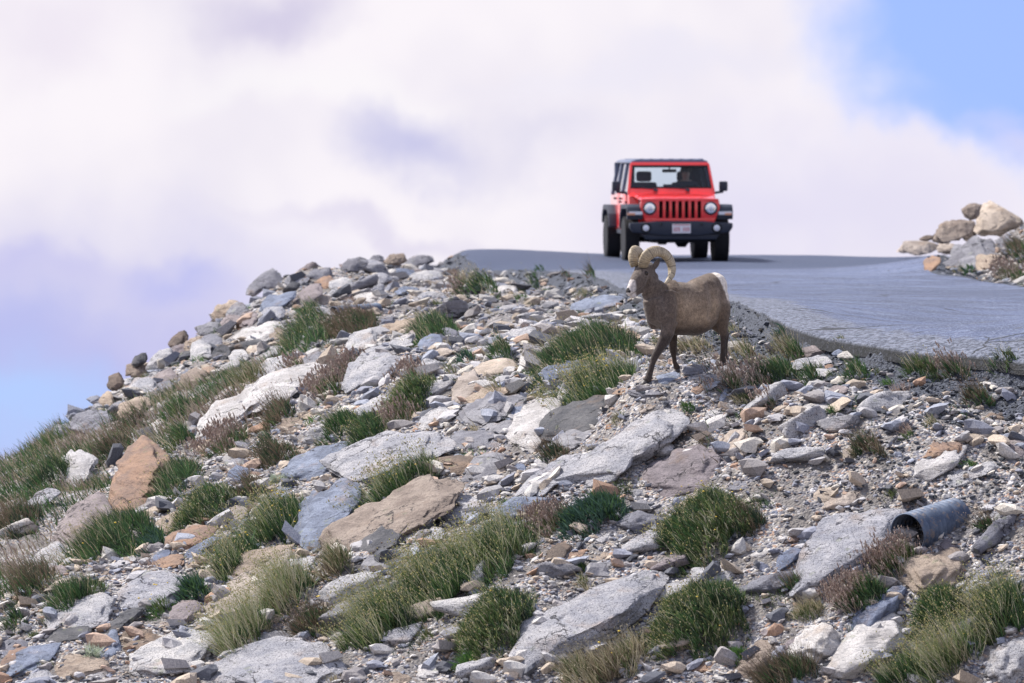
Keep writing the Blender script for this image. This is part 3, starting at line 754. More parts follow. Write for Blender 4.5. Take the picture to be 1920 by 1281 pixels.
(R7,'G',"long grey slab with a dark underside above the big flowering tussock",90,682,200,600,360,563,432,570,400,602,230,682,120,692),
(R7,'G',"",78,722,100,690,220,688,212,732,110,742),
(R7,'W',"",200,562,220,523,300,528,332,560,250,592),
(R7,'P',"huge smooth pale slab at the bottom between two green shrubs",868,1300,900,1150,1000,1050,1200,918,1450,760,1650,668,1782,680,1600,782,1450,902,1350,1002,1300,1102,1150,1202,1050,1300),
(R7,'W',"small knobbly white rock on the edge of the huge pale slab",1545,802,1640,768,1712,785,1692,832,1590,847),
(R7,'T',"ochre-stained block sitting on the right of the huge pale slab",1333,962,1400,928,1552,898,1542,962,1500,1002,1400,1042,1340,1032),
(R7,'G',"",108,1162,180,1118,262,1110,272,1140,200,1167,120,1182),
(R7,'W',"",398,1232,440,1188,540,1168,552,1210,520,1252,430,1267),
(R7,'T',"",243,1290,270,1218,330,1233,392,1290),
(R7,'N',"reddish brown stone at the foot of the blue-green shrub",1098,622,1170,560,1240,513,1257,560,1210,612,1130,637),
(R7,'O',"",1210,602,1260,573,1342,553,1332,580,1250,612),
(R7,'W',"white flat stone below the blue-green shrub",1318,502,1380,468,1492,443,1492,482,1400,517,1320,532),
(R7,'G',"",1340,692,1328,650,1400,618,1502,613,1482,650,1400,692),
(R7,'T',"",1318,632,1400,580,1500,548,1532,565,1440,602),
(R0,'M',"big smooth mauve boulder right of the great granite slab",1194,907,1220,880,1270,845,1330,833,1372,865,1362,892,1310,917,1250,937,1210,937),
(R7,'G',"",1573,262,1600,223,1652,230,1642,272,1600,282),
(R7,'G',"",1573,302,1640,278,1702,300,1692,352,1600,382),
(R0,'C',"rounded cream stone touching the big mauve boulder's upper right",1351,842,1360,815,1380,803,1407,825,1402,857,1375,867),
(R7,'W',"",1720,130,1790,60,1850,30,1870,60,1800,110,1750,150),
#--- right
(R8,'W',"flat whitish stone alone on the dark gravel below the road",528,62,600,38,672,40,662,67,560,87),
(R8,'P',"",85,127,100,85,150,68,177,90,152,132),
(R8,'C',"",703,262,740,226,777,240,772,272,720,297),
(R8,'O',"",1048,272,1080,220,1170,203,1262,235,1180,242,1100,272,1060,292),
(R8,'W',"white and tan boulder right of the gravel fan, above the large pipe",993,382,1030,330,1100,280,1190,223,1262,240,1252,292,1150,352,1060,387,1000,397),
(R8,'P',"",1138,412,1160,370,1280,328,1402,298,1412,322,1280,362,1200,422),
(R8,'M',"",1433,262,1450,210,1520,198,1530,292,1460,282),
(R8,'P',"big square pale boulder immediately left of the large corrugated pipe",468,862,520,740,600,600,640,528,780,508,960,508,1002,540,930,602,800,690,700,780,600,872,560,892),
(R8,'T',"smooth beige boulder leaning below the mouth of the large pipe",933,782,960,745,1100,678,1200,698,1262,800,1230,842,1100,882,1000,932,960,872),
(R8,'B',"",728,1042,780,960,940,848,992,900,870,962,820,1052,760,1082),
(R8,'W',"long white granite slab running down to the bottom edge, right side",598,1300,700,1190,800,1080,850,1000,950,958,1002,1020,1002,1130,880,1182,760,1300),
(R8,'W',"angular white granite block left of the long white slab",448,1192,500,1120,560,1050,650,1013,722,1040,717,1132,600,1217,480,1207),
(R8,'T',"",188,1300,280,1160,330,1100,400,1088,432,1160,400,1232,260,1300),
(R8,'M',"",433,1152,480,1100,520,1078,512,1132,460,1157),
(R8,'O',"rounded orange-tan stone by the lower green shrub",13,1192,60,1170,140,1178,162,1222,80,1237,20,1222),
(R8,'P',"pale granite boulder cut by the bottom right corner",1318,1212,1400,1130,1530,1078,1540,1300,1350,1300),
(R8,'P',"",33,822,60,780,150,758,242,790,252,832,150,852),
(R8,'B',"",398,782,480,700,562,638,552,702,500,762,450,802),
(R8,'G',"",1248,852,1310,790,1382,768,1352,812,1280,872),
(R8,'W',"smooth white stone lying on top of the large pipe",1048,522,1100,485,1165,478,1168,512,1100,532),
(R8,'M',"",643,982,660,920,760,838,782,850,720,932,680,1002),
(R8,'K',"",608,1232,640,1180,710,1158,722,1180,660,1232),
(R8,'M',"",1128,652,1180,638,1232,690,1160,702),
(R8,'G',"",195,410,240,385,300,385,330,405,270,430,210,432),
(R8,'C',"",575,480,600,410,690,420,690,460,640,490),
(R8,'C',"",610,525,700,460,800,425,790,460,700,515),
(R8,'T',"",815,345,850,310,895,315,880,345),
(R8,'O',"",430,670,470,625,515,620,500,650),
(R8,'W',"",290,720,340,690,410,685,390,710,330,730),
(R8,'N',"",1340,110,1380,80,1430,95,1420,120),
(R8,'C',"",1190,215,1290,175,1400,150,1415,170,1300,200),
(R8,'M',"",320,1060,380,1035,460,1035,440,1065,350,1085),
(R8,'B',"",1280,240,1340,205,1420,175,1425,190,1350,225),
(R8,'P',"",1340,560,1400,520,1480,500,1490,530,1420,570),
(R8,'T',"",150,1170,180,1155,210,1170,190,1200,160,1195),
(R8,'P',"",1180,80,1250,60,1330,60,1310,85,1210,100),
#--- left lower
(R6,'P',"",128,342,200,268,332,218,322,247,220,302,150,357),
(R6,'M',"large purple-grey boulder at the foot of the rust-stained one",288,522,330,400,380,348,600,238,612,270,560,362,540,422,420,482,330,542),
(R6,'P',"",178,642,220,560,300,508,372,540,330,642,230,652),
(R6,'T',"",833,472,850,420,920,358,980,343,1002,370,920,442,880,492),
(R6,'C',"",1188,422,1230,360,1310,313,1352,340,1332,382,1250,392,1200,432),
(R6,'O',"pinkish rock with a rounded nose below the mid-left shrub",898,542,905,490,990,463,1150,428,1192,420,1182,452,1060,502,980,572,930,582),
(R6,'M',"",1363,502,1400,483,1492,498,1492,532,1440,547,1390,527),
(R6,'G',"",1478,512,1500,470,1600,408,1652,403,1622,462,1560,502,1490,527),
(R6,'T',"",1228,742,1260,650,1350,588,1560,528,1602,520,1582,562,1480,602,1350,662,1260,747),
(R6,'C',"long pointed tan slab slanting beside the tall seeded grass",973,1022,1050,930,1200,790,1400,648,1570,548,1612,580,1592,652,1400,792,1250,852,1100,962,1000,1032),
(R6,'G',"",968,1032,1010,988,1100,978,1112,1010,1030,1042,980,1042),
(R6,'W',"",1328,852,1350,790,1420,728,1472,728,1452,782,1370,842),
(R6,'P',"",1158,942,1190,890,1300,848,1342,870,1280,932,1180,962),
(R6,'M',"mauve pyramid-shaped rock right of the bright green cushion plant",918,982,940,890,980,828,1040,848,1112,860,1080,922,1000,972,930,987),
(R6,'P',"large domed pale grey boulder in the lower left, dark under its left side",613,905,615,850,650,770,720,688,820,668,980,678,1022,710,960,792,880,852,760,867,650,912),
(R6,'P',"rough granite slab above a black cleft in the lower left",238,952,250,890,400,848,560,788,632,790,612,852,580,932,490,972,400,990,260,1002),
(R6,'K',"",255,1010,400,985,500,968,480,1020,350,1072,280,1065),
(R6,'G',"",543,882,560,838,600,838,612,890,570,912),
(R6,'K',"",578,1012,600,958,760,868,792,870,782,922,680,992,600,1022),
(R6,'O',"",798,672,850,630,950,578,1002,590,960,632,860,667),
(R6,'N',"wedge-shaped brown rock pointing right, lower left",618,1062,640,1030,720,978,800,983,972,1075,900,1102,760,1122,650,1152),
(R6,'B',"",518,1132,600,1038,660,988,642,1082,652,1152,560,1172),
(R6,'T',"angular tan wedge near the pale thistle",298,1250,340,1118,420,1138,592,1185,500,1232,320,1290),
(R6,'P',"wide pale slab slanting under the tall seeded grass, near the bottom",648,1172,760,1128,900,1098,1000,1048,1110,988,1232,998,1192,1082,1100,1152,1090,1202,900,1232,800,1262,700,1242),
(R6,'B',"rough bluish slab at the left edge of the bottom corner",0,1242,50,1178,180,1098,342,1060,342,1112,280,1172,160,1232,30,1262),
(R6,'P',"",158,1300,170,1208,240,1188,302,1250,290,1300),
(R6,'O',"bright orange-tan slab in the bottom left corner",3,1172,30,1118,130,1083,182,1110,70,1152,40,1202),
(R6,'G',"",-20,1150,-20,1060,100,1038,162,1060,140,1092,30,1127),
(R6,'O',"orange oval stone balanced on a pebble near the bottom",1163,1167,1190,1133,1262,1133,1272,1155,1210,1177),
(R0,'P',"long speckled granite slab filling the bottom edge left of centre",370,1300,413,1258,482,1227,551,1210,640,1193,657,1240,640,1300),
(R6,'G',"",1308,1122,1380,1048,1480,1008,1602,998,1502,1062,1480,1102,1350,1142),
(R6,'M',"",93,832,120,783,190,788,187,832,130,842),
(R6,'C',"",68,882,110,838,160,838,172,872,110,892),
(R6,'G',"",53,922,70,883,150,873,162,922,100,942),
(R6,'K',"",-20,1002,-20,918,60,918,87,962,40,1002),
(R6,'M',"",268,662,330,638,372,680,330,702,290,692),
(R6,'W',"",278,642,320,588,360,568,357,612,310,642),
(R6,'T',"",508,692,570,658,622,638,632,662,560,702),
(R6,'B',"",1228,212,1240,148,1290,93,1362,98,1352,142,1280,162,1240,217),
(R6,'O',"",1328,192,1350,128,1420,138,1432,167,1370,202),
(R6,'G',"",1223,102,1240,58,1320,58,1342,90,1280,112),
(R0,'B',"long bluish slab above the pale thistle plant",528,894,560,863,620,833,682,828,652,862,600,887,550,902),
(R6,'B',"",1478,232,1510,198,1580,193,1592,222,1500,242),
(R6,'W',"",600,640,680,600,740,590,720,620,640,655),
(R6,'B',"",815,640,850,590,910,555,930,580,880,630),
(R6,'T',"",860,1000,900,950,930,960,910,1000),
(R6,'W',"",450,1240,520,1215,600,1190,640,1210,560,1250,470,1270),
(R6,'B',"",1000,600,1060,550,1180,480,1210,500,1120,560,1040,620),
(R6,'P',"",1560,650,1640,600,1720,590,1700,640,1600,680),
(R6,'W',"",1130,580,1180,545,1230,540,1210,570,1150,600),
(R6,'T',"",990,640,1060,620,1110,630,1080,655,1000,665),
#--- right rock pile beyond the road
(R5,'C',"low pale stone ledge at the left of the roadside rock pile",1205,335,1250,345,1340,333,1430,338,1442,400,1400,417,1232,417),
(R5,'N',"",1330,332,1350,308,1400,303,1412,337),
(R5,'T',"rounded tan boulder in the middle of the roadside rock pile",1403,335,1420,280,1520,228,1610,216,1642,240,1622,302,1560,342,1450,352),
(R5,'C',"",1430,390,1460,345,1540,345,1552,380,1500,412),
(R5,'T',"",1568,155,1630,123,1682,148,1672,182,1640,222,1600,202),
(R5,'C',"big pale tan boulder on top of the roadside rock pile",1638,235,1660,160,1720,111,1780,143,1880,188,1917,240,1880,302,1760,312,1660,272),
(R5,'N',"",1568,332,1630,230,1652,300,1602,352),
(R5,'G',"long pale slab leaning against the front of the roadside rock pile",1388,505,1480,430,1600,358,1720,308,1757,345,1700,402,1560,442,1480,512,1420,527),
(R5,'O',"orange stone where the roadside rock pile meets the asphalt",1353,512,1370,460,1410,418,1452,440,1422,482,1390,517),
(R5,'G',"",1758,342,1850,298,1862,350,1790,392),
(R5,'T',"",1648,502,1700,440,1770,408,1782,450,1700,512),
(R5,'G',"",1550,500,1600,450,1680,420,1660,470,1600,520),
#--- verge
(R5,'M',"",658,962,720,933,900,923,892,950,780,982,700,992),
(R5,'B',"",838,972,870,948,950,943,962,960,880,987),
(R5,'W',"",868,987,920,958,1032,953,1022,980,940,1002),
(R5,'P',"grey dome of rock behind the verge tussocks, right of the ram",608,1042,660,998,760,978,842,1010,822,1052,700,1062,630,1062),
(R5,'O',"",798,1042,850,1028,852,1052,810,1057),
(R5,'P',"",638,1092,720,1068,852,1053,832,1082,760,1112,680,1122),
(R5,'O',"orange stone below the ram's hind hooves",43,1182,80,1143,142,1158,132,1192,70,1202),
(R5,'M',"",813,1202,840,1158,900,1148,932,1180,860,1207),
(R5,'G',"rounded grey stone on the ground beneath the ram's belly",0,1062,80,1028,167,1045,142,1082,40,1092),
(R5,'B',"",193,1242,210,1178,262,1168,257,1212,230,1247),
(R5,'C',"",983,1142,1040,1118,1072,1130,1020,1157),
(R5,'W',"",1663,1142,1700,1123,1752,1138,1700,1152),
(R0,'B',"small blue-grey stone between the ram's front hooves",1228,714,1240,702,1262,697,1277,702,1268,714,1238,722),
(R5,'O',"",610,870,625,838,645,840,640,865),
]
for i, r in enumerate(ROCKS):
    far_pile = r[0] is R5 and i > 195 and max(r[4::2]) < 530 and min(r[3::2]) > 1100
    o = rock_from_outline(T(r[0], *r[3:]), r[1], 1000 + i * 7, sharp=far_pile)
    if r[2]: tag(o, r[2])
NHAND = len(HAND)
# ------------------------------------------------------------------ more stones
rngS = np.random.RandomState(5)
def in_px(x, y, poly):
    px, py = to_px(x, y, gz_at(x, y)); return inside(px, py, np.array(poly, float))
RIM = [(150,840),(250,720),(400,600),(520,520),(640,488),(760,478),(880,482),(900,520),(760,545),(640,570),(540,600),(440,700),(280,790)]
def free_stone(x, y, s, code, seed, label=None, name='rock', sub=3):
    """angular loose stone of longest size s lying on the ground"""
    rng = np.random.RandomState(seed)
    N = rng.normal(size=(11, 3)); N /= np.linalg.norm(N, axis=1)[:, None]
    D, F = ico(sub)
    V = D * poly_body(D, N, rng.uniform(.55, 1.0, 11), 40)[:, None]
    V = np.clip(V, -1.6, 1.6)
    V /= np.ptp(V, axis=0); V *= np.array([1, rng.uniform(.6, .9), rng.uniform(.35, .6)]) * s
    V = roughen(V, s * .5, seed, 0.8)
    n = ground_normal(x, y)
    q = n.to_track_quat('Z', 'X').to_matrix() @ Matrix.Rotation(rng.uniform(0, 6.28), 3, 'Z') @ Matrix.Rotation(rng.uniform(-.35, .35), 3, 'X')
    V = V @ np.array(q).T
    o = mesh_np(name, V, F, RM[code], smooth=True)
    o.location = (x, y, float(gz_at(x, y)) + 0.12 * s)
    px, py = to_px(x, y, gz_at(x, y)); wpx = s * FPX / y
    HAND.append([o, float(px), float(py), wpx, wpx * .6, code])
    return o
# rim boulders between the drawn ones
k = 0; tries = 0; placed = []
while k < 36 and tries < 6000:
    tries += 1
    y = rngS.uniform(72, 101); x = rngS.uniform(-7.5, 1)
    if not in_px(np.array([x]), np.array([y]), RIM)[0] or road_sd(np.array([x]), np.array([y]))[0] < 0.5: continue
    s = rngS.uniform(.28, .62)
    if any((x - a) ** 2 + ((y - b) * .5) ** 2 < (0.45 * (s + c_)) ** 2 for a, b, c_ in placed): continue
    placed.append((x, y, s))
    free_stone(x, y, s, 'GPGBTPMGKTW'[rngS.randint(11)], 7000 + k); k += 1

# slabs lying in the gaps, long axis across the fall of the slope
def gap_slab(x, y, s, code, seed):
    rng = np.random.RandomState(seed)
    N = rng.normal(size=(12, 3)); N /= np.linalg.norm(N, axis=1)[:, None]
    D, F = ico(4); V = D * poly_body(D, N, rng.uniform(.5, 1.0, 12), 50)[:, None]; V = np.clip(V, -1.6, 1.6)
    V /= np.ptp(V, axis=0); V *= np.array([1, rng.uniform(.42, .7), rng.uniform(.24, .40)]) * s; V -= V.mean(0)
    V = roughen(V, s * .45, seed, 0.9)
    n = ground_normal(x, y, .3)
    q = n.to_track_quat('Z', 'X').to_matrix().to_4x4()
    ux = Vector((1, .35, 0)) + Vector((rng.normal(0, .25), rng.normal(0, .25), 0)); ux = (ux - n * ux.dot(n)).normalized(); uy = n.cross(ux)
    M = np.array([ux, uy, n]).T; tl = rng.normal(-.05, .18); Rx = np.array(Matrix.Rotation(tl, 3, 'X'))
    V = V @ Rx.T @ M.T
    o = mesh_np('rock', V, F, RM[code], smooth=True); o.location = (x, y, float(gz_at(x, y)) + .07 * s)
    px, py = to_px(x, y, gz_at(x, y)); HAND.append([o, float(px), float(py), s * FPX / y * .85, s * FPX / y * .4, code])
k = 0; tries = 0; taken = [(a, b, c_, d_) for _, a, b, c_, d_, _ in HAND]
while k < 44 and tries < 20000:
    tries += 1
    px, py = rngS.uniform(20, 1900), rngS.uniform(590, 1260)
    if px > 1330 and rngS.rand() < .75: continue
    if py < 900 - px * .25 and px < 500: continue
    s = rngS.uniform(.42, .85); d_ = hit(px, py)
    if d_ is None: continue
    wpx = s * FPX / d_
    if road_sd(np.array([at(px, py, d_)[0]]), np.array([d_]))[0] < 1.1: continue
    if math.hypot(px - 1290, (py - 700)) < 110: continue
    if any(abs(px - a) < .36 * (wpx + c_) and abs(py - b) < .40 * (wpx * .4 + e_) for a, b, c_, e_ in taken): continue
    taken.append((px, py, wpx, wpx * .4)); p_ = at(px, py, d_)
    gap_slab(float(p_[0]), d_, s, 'PGPBWPTGCPMG'[rngS.randint(12)], 8800 + k); k += 1
# loose small stones and gravel: too many to count
def stone_lib(sub, n, seed):
    rng = np.random.RandomState(seed); out = []
    for i in range(n):
        N = rng.normal(size=(10, 3)); N /= np.linalg.norm(N, axis=1)[:, None]
        D, F = ico(sub) if sub else ico(1)
        V = D * poly_body(D, N, rng.uniform(.5, 1.0, 10), 30)[:, None]
        V = np.clip(V, -1.5, 1.5); V /= np.ptp(V, axis=0); V *= np.array([1, rng.uniform(.6, .95), rng.uniform(.4, .7)])
        out.append((V, F))
    return out
PALST = np.array([(.39,.38,.39),(.52,.50,.48),(.42,.35,.28),(.36,.23,.16),(.22,.23,.28),(.09,.095,.115),(.28,.26,.26),(.55,.51,.45),(.42,.30,.23),(.28,.30,.36)])
PW = np.array([.20,.12,.16,.03,.12,.11,.11,.08,.04,.09]); PW /= PW.sum()
def scatter(name, n, lib, smin, smax, alpha, reg, seed, label, cat, sink=0.1):
    rng = np.random.RandomState(seed)
    x0, x1, y0, y1 = reg
    x = rng.uniform(x0, x1, n); y = rng.uniform(y0, y1, n)
    s = np.minimum(smin * rng.uniform(0, 1, n) ** (-1 / alpha), smax)
    sd = road_sd(x, y); z = gz_at(x, y)
    px, py = to_px(x, y, z)
    dens = 0.85 + 0.6 * fbm(np.c_[x * 1.1, y * 1.1, 0 * x], 77, 3)
    ok = (sd > 0.10 + s * .5) & (px > -160) & (px < 2080) & (py < 1420) & (rng.uniform(0, 1, n) < dens)
    ok &= ~inside(px, py, np.array(MEADOW, float))
    nearroad = np.exp(-np.maximum(sd - 0.5, 0) / 0.9)
    ok &= ~((np.hypot(x - 1.95, (y - 60.95)) < .62) & (s > .05))
    ok &= rng.uniform(0, 1, n) > 0.85 * (sd < 0.9) * (s > smin * 1.6)
    x, y, z, s, nr = x[ok], y[ok], z[ok], s[ok], nearroad[ok]; m = len(x)
    ci = rng.choice(len(PALST), m, p=PW)
    col = PALST[ci] * rng.uniform(.8, 1.12, (m, 1))
    col *= np.where(y > 70, .80, 1.0)[:, None]
    fan = np.clip(nr * 1.3 + 0.50 * sstep(1.5, 4.5, x) * (y > 57.2), 0, 1)
    dark = (rng.uniform(0, 1, m) < fan * 0.9) & (s < .085)
    col[dark] = np.array([.045, .05, .06]) * rng.uniform(.6, 1.9, (dark.sum(), 1))
    th = np.where(rng.uniform(0, 1, m) < .65, rng.normal(.25, .45, m), rng.uniform(0, 6.28, m)); a = rng.normal(-.12, .35, m)
    VV, FF, CC = [], [], []; off = 0
    vi = rng.randint(0, len(lib), m)
    for q, (V, F) in enumerate(lib):
        k_ = np.where(vi == q)[0]
        if not len(k_): continue
        c_, s_ = np.cos(th[k_])[:, None], np.sin(th[k_])[:, None]; ca, sa = np.cos(a[k_])[:, None], np.sin(a[k_])[:, None]
        X = V[None, :, 0] * c_ - V[None, :, 1] * s_; Y = V[None, :, 0] * s_ + V[None, :, 1] * c_; Z = V[None, :, 2] + 0 * X
        X, Z = X * ca + Z * sa, -X * sa + Z * ca
        S = s[k_][:, None]
        P = np.dstack([X * S + x[k_][:, None], Y * S + y[k_][:, None], Z * S + (z[k_] + sink * s[k_])[:, None]])
        VV.append(P.reshape(-1, 3)); nv = len(V)
        FF.append((F[None] + (off + np.arange(len(k_)) * nv)[:, None, None]).reshape(-1, 3))
        CC.append(np.repeat(col[k_], nv, axis=0)); off += len(k_) * nv
    o = mesh_np(name, np.concatenate(VV), np.concatenate(FF).astype(np.int32), GRAVM, smooth=False, cols=np.concatenate(CC))
    tag(o, label, cat, kind='stuff'); return o
MEADOW = [(-300,1250),(-300,700),(0,846),(110,812),(210,775),(330,735),(430,700),(520,665),(560,690),(470,740),(360,800),(300,850),(200,870),(230,940),(190,1000),(90,1080),(0,1130)]
GRAVM, t_, b_ = new_mat("loose_stone")
_a = t_.new('ShaderNodeAttribute', attribute_name='Col').outputs['Color']
_co = t_.new('ShaderNodeTexCoord').outputs['Object']
_c = t_.mix(t_.ramp(t_.noise(_co, 60, 4, 0.7), 0.35, 0.65), t_.mix(1.0, _a, (0.7, 0.7, 0.72, 1), 'MULTIPLY'), t_.mix(1.0, _a, (1.2, 1.18, 1.15, 1), 'MULTIPLY'))
t_.l.new(_c, b_.inputs['Base Color']); b_.inputs['Roughness'].default_value = 0.85
bump(t_, b_, t_.noise(_co, 90, 4, 0.7), 0.5, 0.008)
L1 = stone_lib(1, 14, 1); L2 = stone_lib(2, 12, 2)
scatter("gravel", 72000, L1, .022, .07, 2.6, (-7.5, 8, 53.5, 67), 11, "grey, tan and black gravel covering the stony slope", "gravel")
scatter("gravel", 26000, L1, .05, .13, 2.8, (-9, 9.5, 67, 101), 12, "coarse gravel on the far part of the slope", "gravel")
scatter("small_stones", 13500, L2, .065, .30, 2.1, (-7.5, 8, 53.5, 70), 13, "loose fist-sized stones strewn between the boulders", "stones", 0.15)
scatter("small_stones", 5200, L2, .11, .32, 2.6, (-9, 9.5, 70, 101), 14, "loose stones strewn on the far part of the slope", "stones", 0.15)

# ------------------------------------------------------------------ grasses and low plants
def leaf_mat(name, trans=0.25):
    m, t, b = new_mat(name)
    a = t.new('ShaderNodeAttribute', attribute_name='Col').outputs['Color']
    t.l.new(a, b.inputs['Base Color']); b.inputs['Roughness'].default_value = 0.6; b.inputs['Specular IOR Level'].default_value = 0.25
    tr = t.new('ShaderNodeBsdfTranslucent'); t.l.new(a, tr.inputs['Color'])
    mx = t.new('ShaderNodeMixShader'); mx.inputs[0].default_value = trans
    t.l.new(b.outputs[0], mx.inputs[1]); t.l.new(tr.outputs[0], mx.inputs[2])
    out = [n for n in t.n if n.type == 'OUTPUT_MATERIAL'][0]; t.l.new(mx.outputs[0], out.inputs[0])
    return m
LEAF = leaf_mat("grass_blade")
PALG = {
 'green': [(.040,.090,.034),(.058,.120,.042),(.080,.155,.056),(.108,.190,.075),(.032,.068,.034)],
 'olive': [(.085,.125,.045),(.12,.155,.06),(.07,.11,.042),(.17,.18,.085)],
 'dark': [(.028,.050,.030),(.040,.065,.036),(.060,.075,.050),(.034,.055,.044)],
 'brown': [(.14,.105,.07),(.19,.145,.10),(.11,.085,.06),(.24,.19,.13)],
 'straw': [(.46,.40,.27),(.38,.33,.21),(.52,.46,.34),(.30,.26,.16)],
 'pink': [(.34,.25,.21),(.42,.32,.27),(.28,.20,.17),(.46,.38,.32)],
 'seed': [(.34,.32,.12),(.42,.38,.16),(.27,.26,.10),(.40,.33,.20)],
 'sstalk': [(.46,.44,.30),(.22,.28,.10),(.38,.37,.22),(.13,.20,.07),(.54,.50,.38)],
 'rstalk': [(.34,.25,.21),(.42,.34,.28),(.28,.19,.16),(.48,.42,.34),(.22,.16,.12)],
 'bright': [(.09,.19,.045),(.12,.24,.05),(.07,.15,.04)],
 'blue': [(.05,.10,.075),(.07,.13,.095),(.04,.08,.06)],
 'gold': [(.62,.46,.04),(.55,.40,.05)],
 'pale': [(.42,.47,.36),(.50,.54,.44),(.34,.40,.28)],
}
for _k in PALG: PALG[_k] = np.array(PALG[_k])
def blades(P, D, L, Wd, col, rng, curve=0.5, lean=None, seg=3):
    """P roots, D unit up-directions, L lengths, Wd widths -> V, F, C"""
    n = len(P)
    side = rng.normal(size=(n, 3)); side -= (side * D).sum(1)[:, None] * D; side /= np.linalg.norm(side, axis=1)[:, None] + 1e-9
    bend = rng.normal(size=(n, 3)) * .35
    if lean is not None: bend = bend + lean * rng.uniform(.1, 1.5, (n, 1))
    V = np.empty((n, (seg + 1) * 2, 3)); C = np.empty((n, (seg + 1) * 2, 3))
    for i in range(seg + 1):
        t = i / seg
        c = P + D * (L * t)[:, None] + bend * (curve * L * t * t)[:, None]
        w_ = (Wd * (1 - t) ** 0.7 * .5 + Wd * .08)[:, None]
        V[:, 2 * i] = c - side * w_; V[:, 2 * i + 1] = c + side * w_
        C[:, 2 * i] = C[:, 2 * i + 1] = col * (0.9 + 0.2 * t)
    base = (np.arange(n) * (seg + 1) * 2)[:, None]
    F = np.concatenate([base + np.array([2 * i, 2 * i + 1, 2 * i + 3, 2 * i + 2]) for i in range(seg)], 0).astype(np.int32)
    tips = P + D * L[:, None] + bend * (curve * L)[:, None]
    return V.reshape(-1, 3), F, C.reshape(-1, 3), tips
def heads(tips, r, col, rng, stretch=1.6):
    """little octahedral seed heads or flowers"""
    n = len(tips); O = np.array([(1,0,0),(-1,0,0),(0,1,0),(0,-1,0),(0,0,stretch),(0,0,-stretch)], float)
    Fo = np.array([(0,2,4),(2,1,4),(1,3,4),(3,0,4),(2,0,5),(1,2,5),(3,1,5),(0,3,5)])
    V = tips[:, None] + O[None] * (r * rng.uniform(.7, 1.3, n))[:, None, None]
    F = (Fo[None] + (np.arange(n) * 6)[:, None, None]).reshape(-1, 3).astype(np.int32)
    return V.reshape(-1, 3), F, np.repeat(col, 6, axis=0)
def pick(pal, n, rng): return PALG[pal][rng.randint(0, len(PALG[pal]), n)] * rng.uniform(.8, 1.2, (n, 1))
#        leaf palettes            leaf len   dens  stalk pal  frac  stalk len   head pal frac r
KIND = {
 'G': (('green','green','green','dark','olive'), (.065,.155), .42, 'straw', .08, (.13,.24), 'seed', .3, .0055),
 'H': (('green','green','dark','olive','olive','sstalk'), (.035,.085), .75, 'sstalk', .07, (.05,.12), 'seed', .8, .0065),
 'S': (('green','green','olive','dark'), (.07,.16), .40, 'sstalk', .22, (.14,.27), 'seed', .8, .0070),
 'R': (('dark','brown','olive','green','green'), (.06,.13), .34, 'rstalk', .42, (.11,.21), 'pink', .9, .0065),
 'T': (('straw','olive','brown'), (.08,.18), .26, 'straw', .35, (.14,.26), 'straw', .4, .005),
 'D': (('dark','brown','green'), (.06,.14), .38, 'brown', .25, (.14,.24), 'pink', .4, .005),
 'M': (('bright','green','olive'), (.025,.06), .45, 'bright', .0, (.05,.08), None, 0, 0),
 'Y': (('olive','straw','olive'), (.03,.08), .40, 'straw', .2, (.06,.12), None, 0, 0),
 'B': (('blue','green','blue'), (.05,.12), .30, 'blue', .05, (.1,.16), None, 0, 0),
 'V': (('olive','straw','green','green'), (.08,.20), .28, 'sstalk', .60, (.22,.40), 'seed', .9, .006),
}
PLANTN = {'H': 'shrubby_tussock', 'G': 'grass_tussock', 'S': 'flowering_tussock', 'R': 'red_grass_tussock', 'T': 'dry_grass_tussock', 'D': 'dark_grass_tussock', 'M': 'cushion_plant', 'Y': 'dry_cushion_plant', 'B': 'leafy_plant', 'V': 'seeded_grass_patch'}
PCAT = {'H': 'shrub', 'G': 'grass tussock', 'S': 'grass tussock', 'R': 'grass tussock', 'T': 'grass tussock', 'D': 'grass tussock', 'M': 'cushion plant', 'Y': 'cushion plant', 'B': 'leafy plant', 'V': 'grass patch'}
PLANTS = []
WIND = np.array([-.75, -.05, .10])
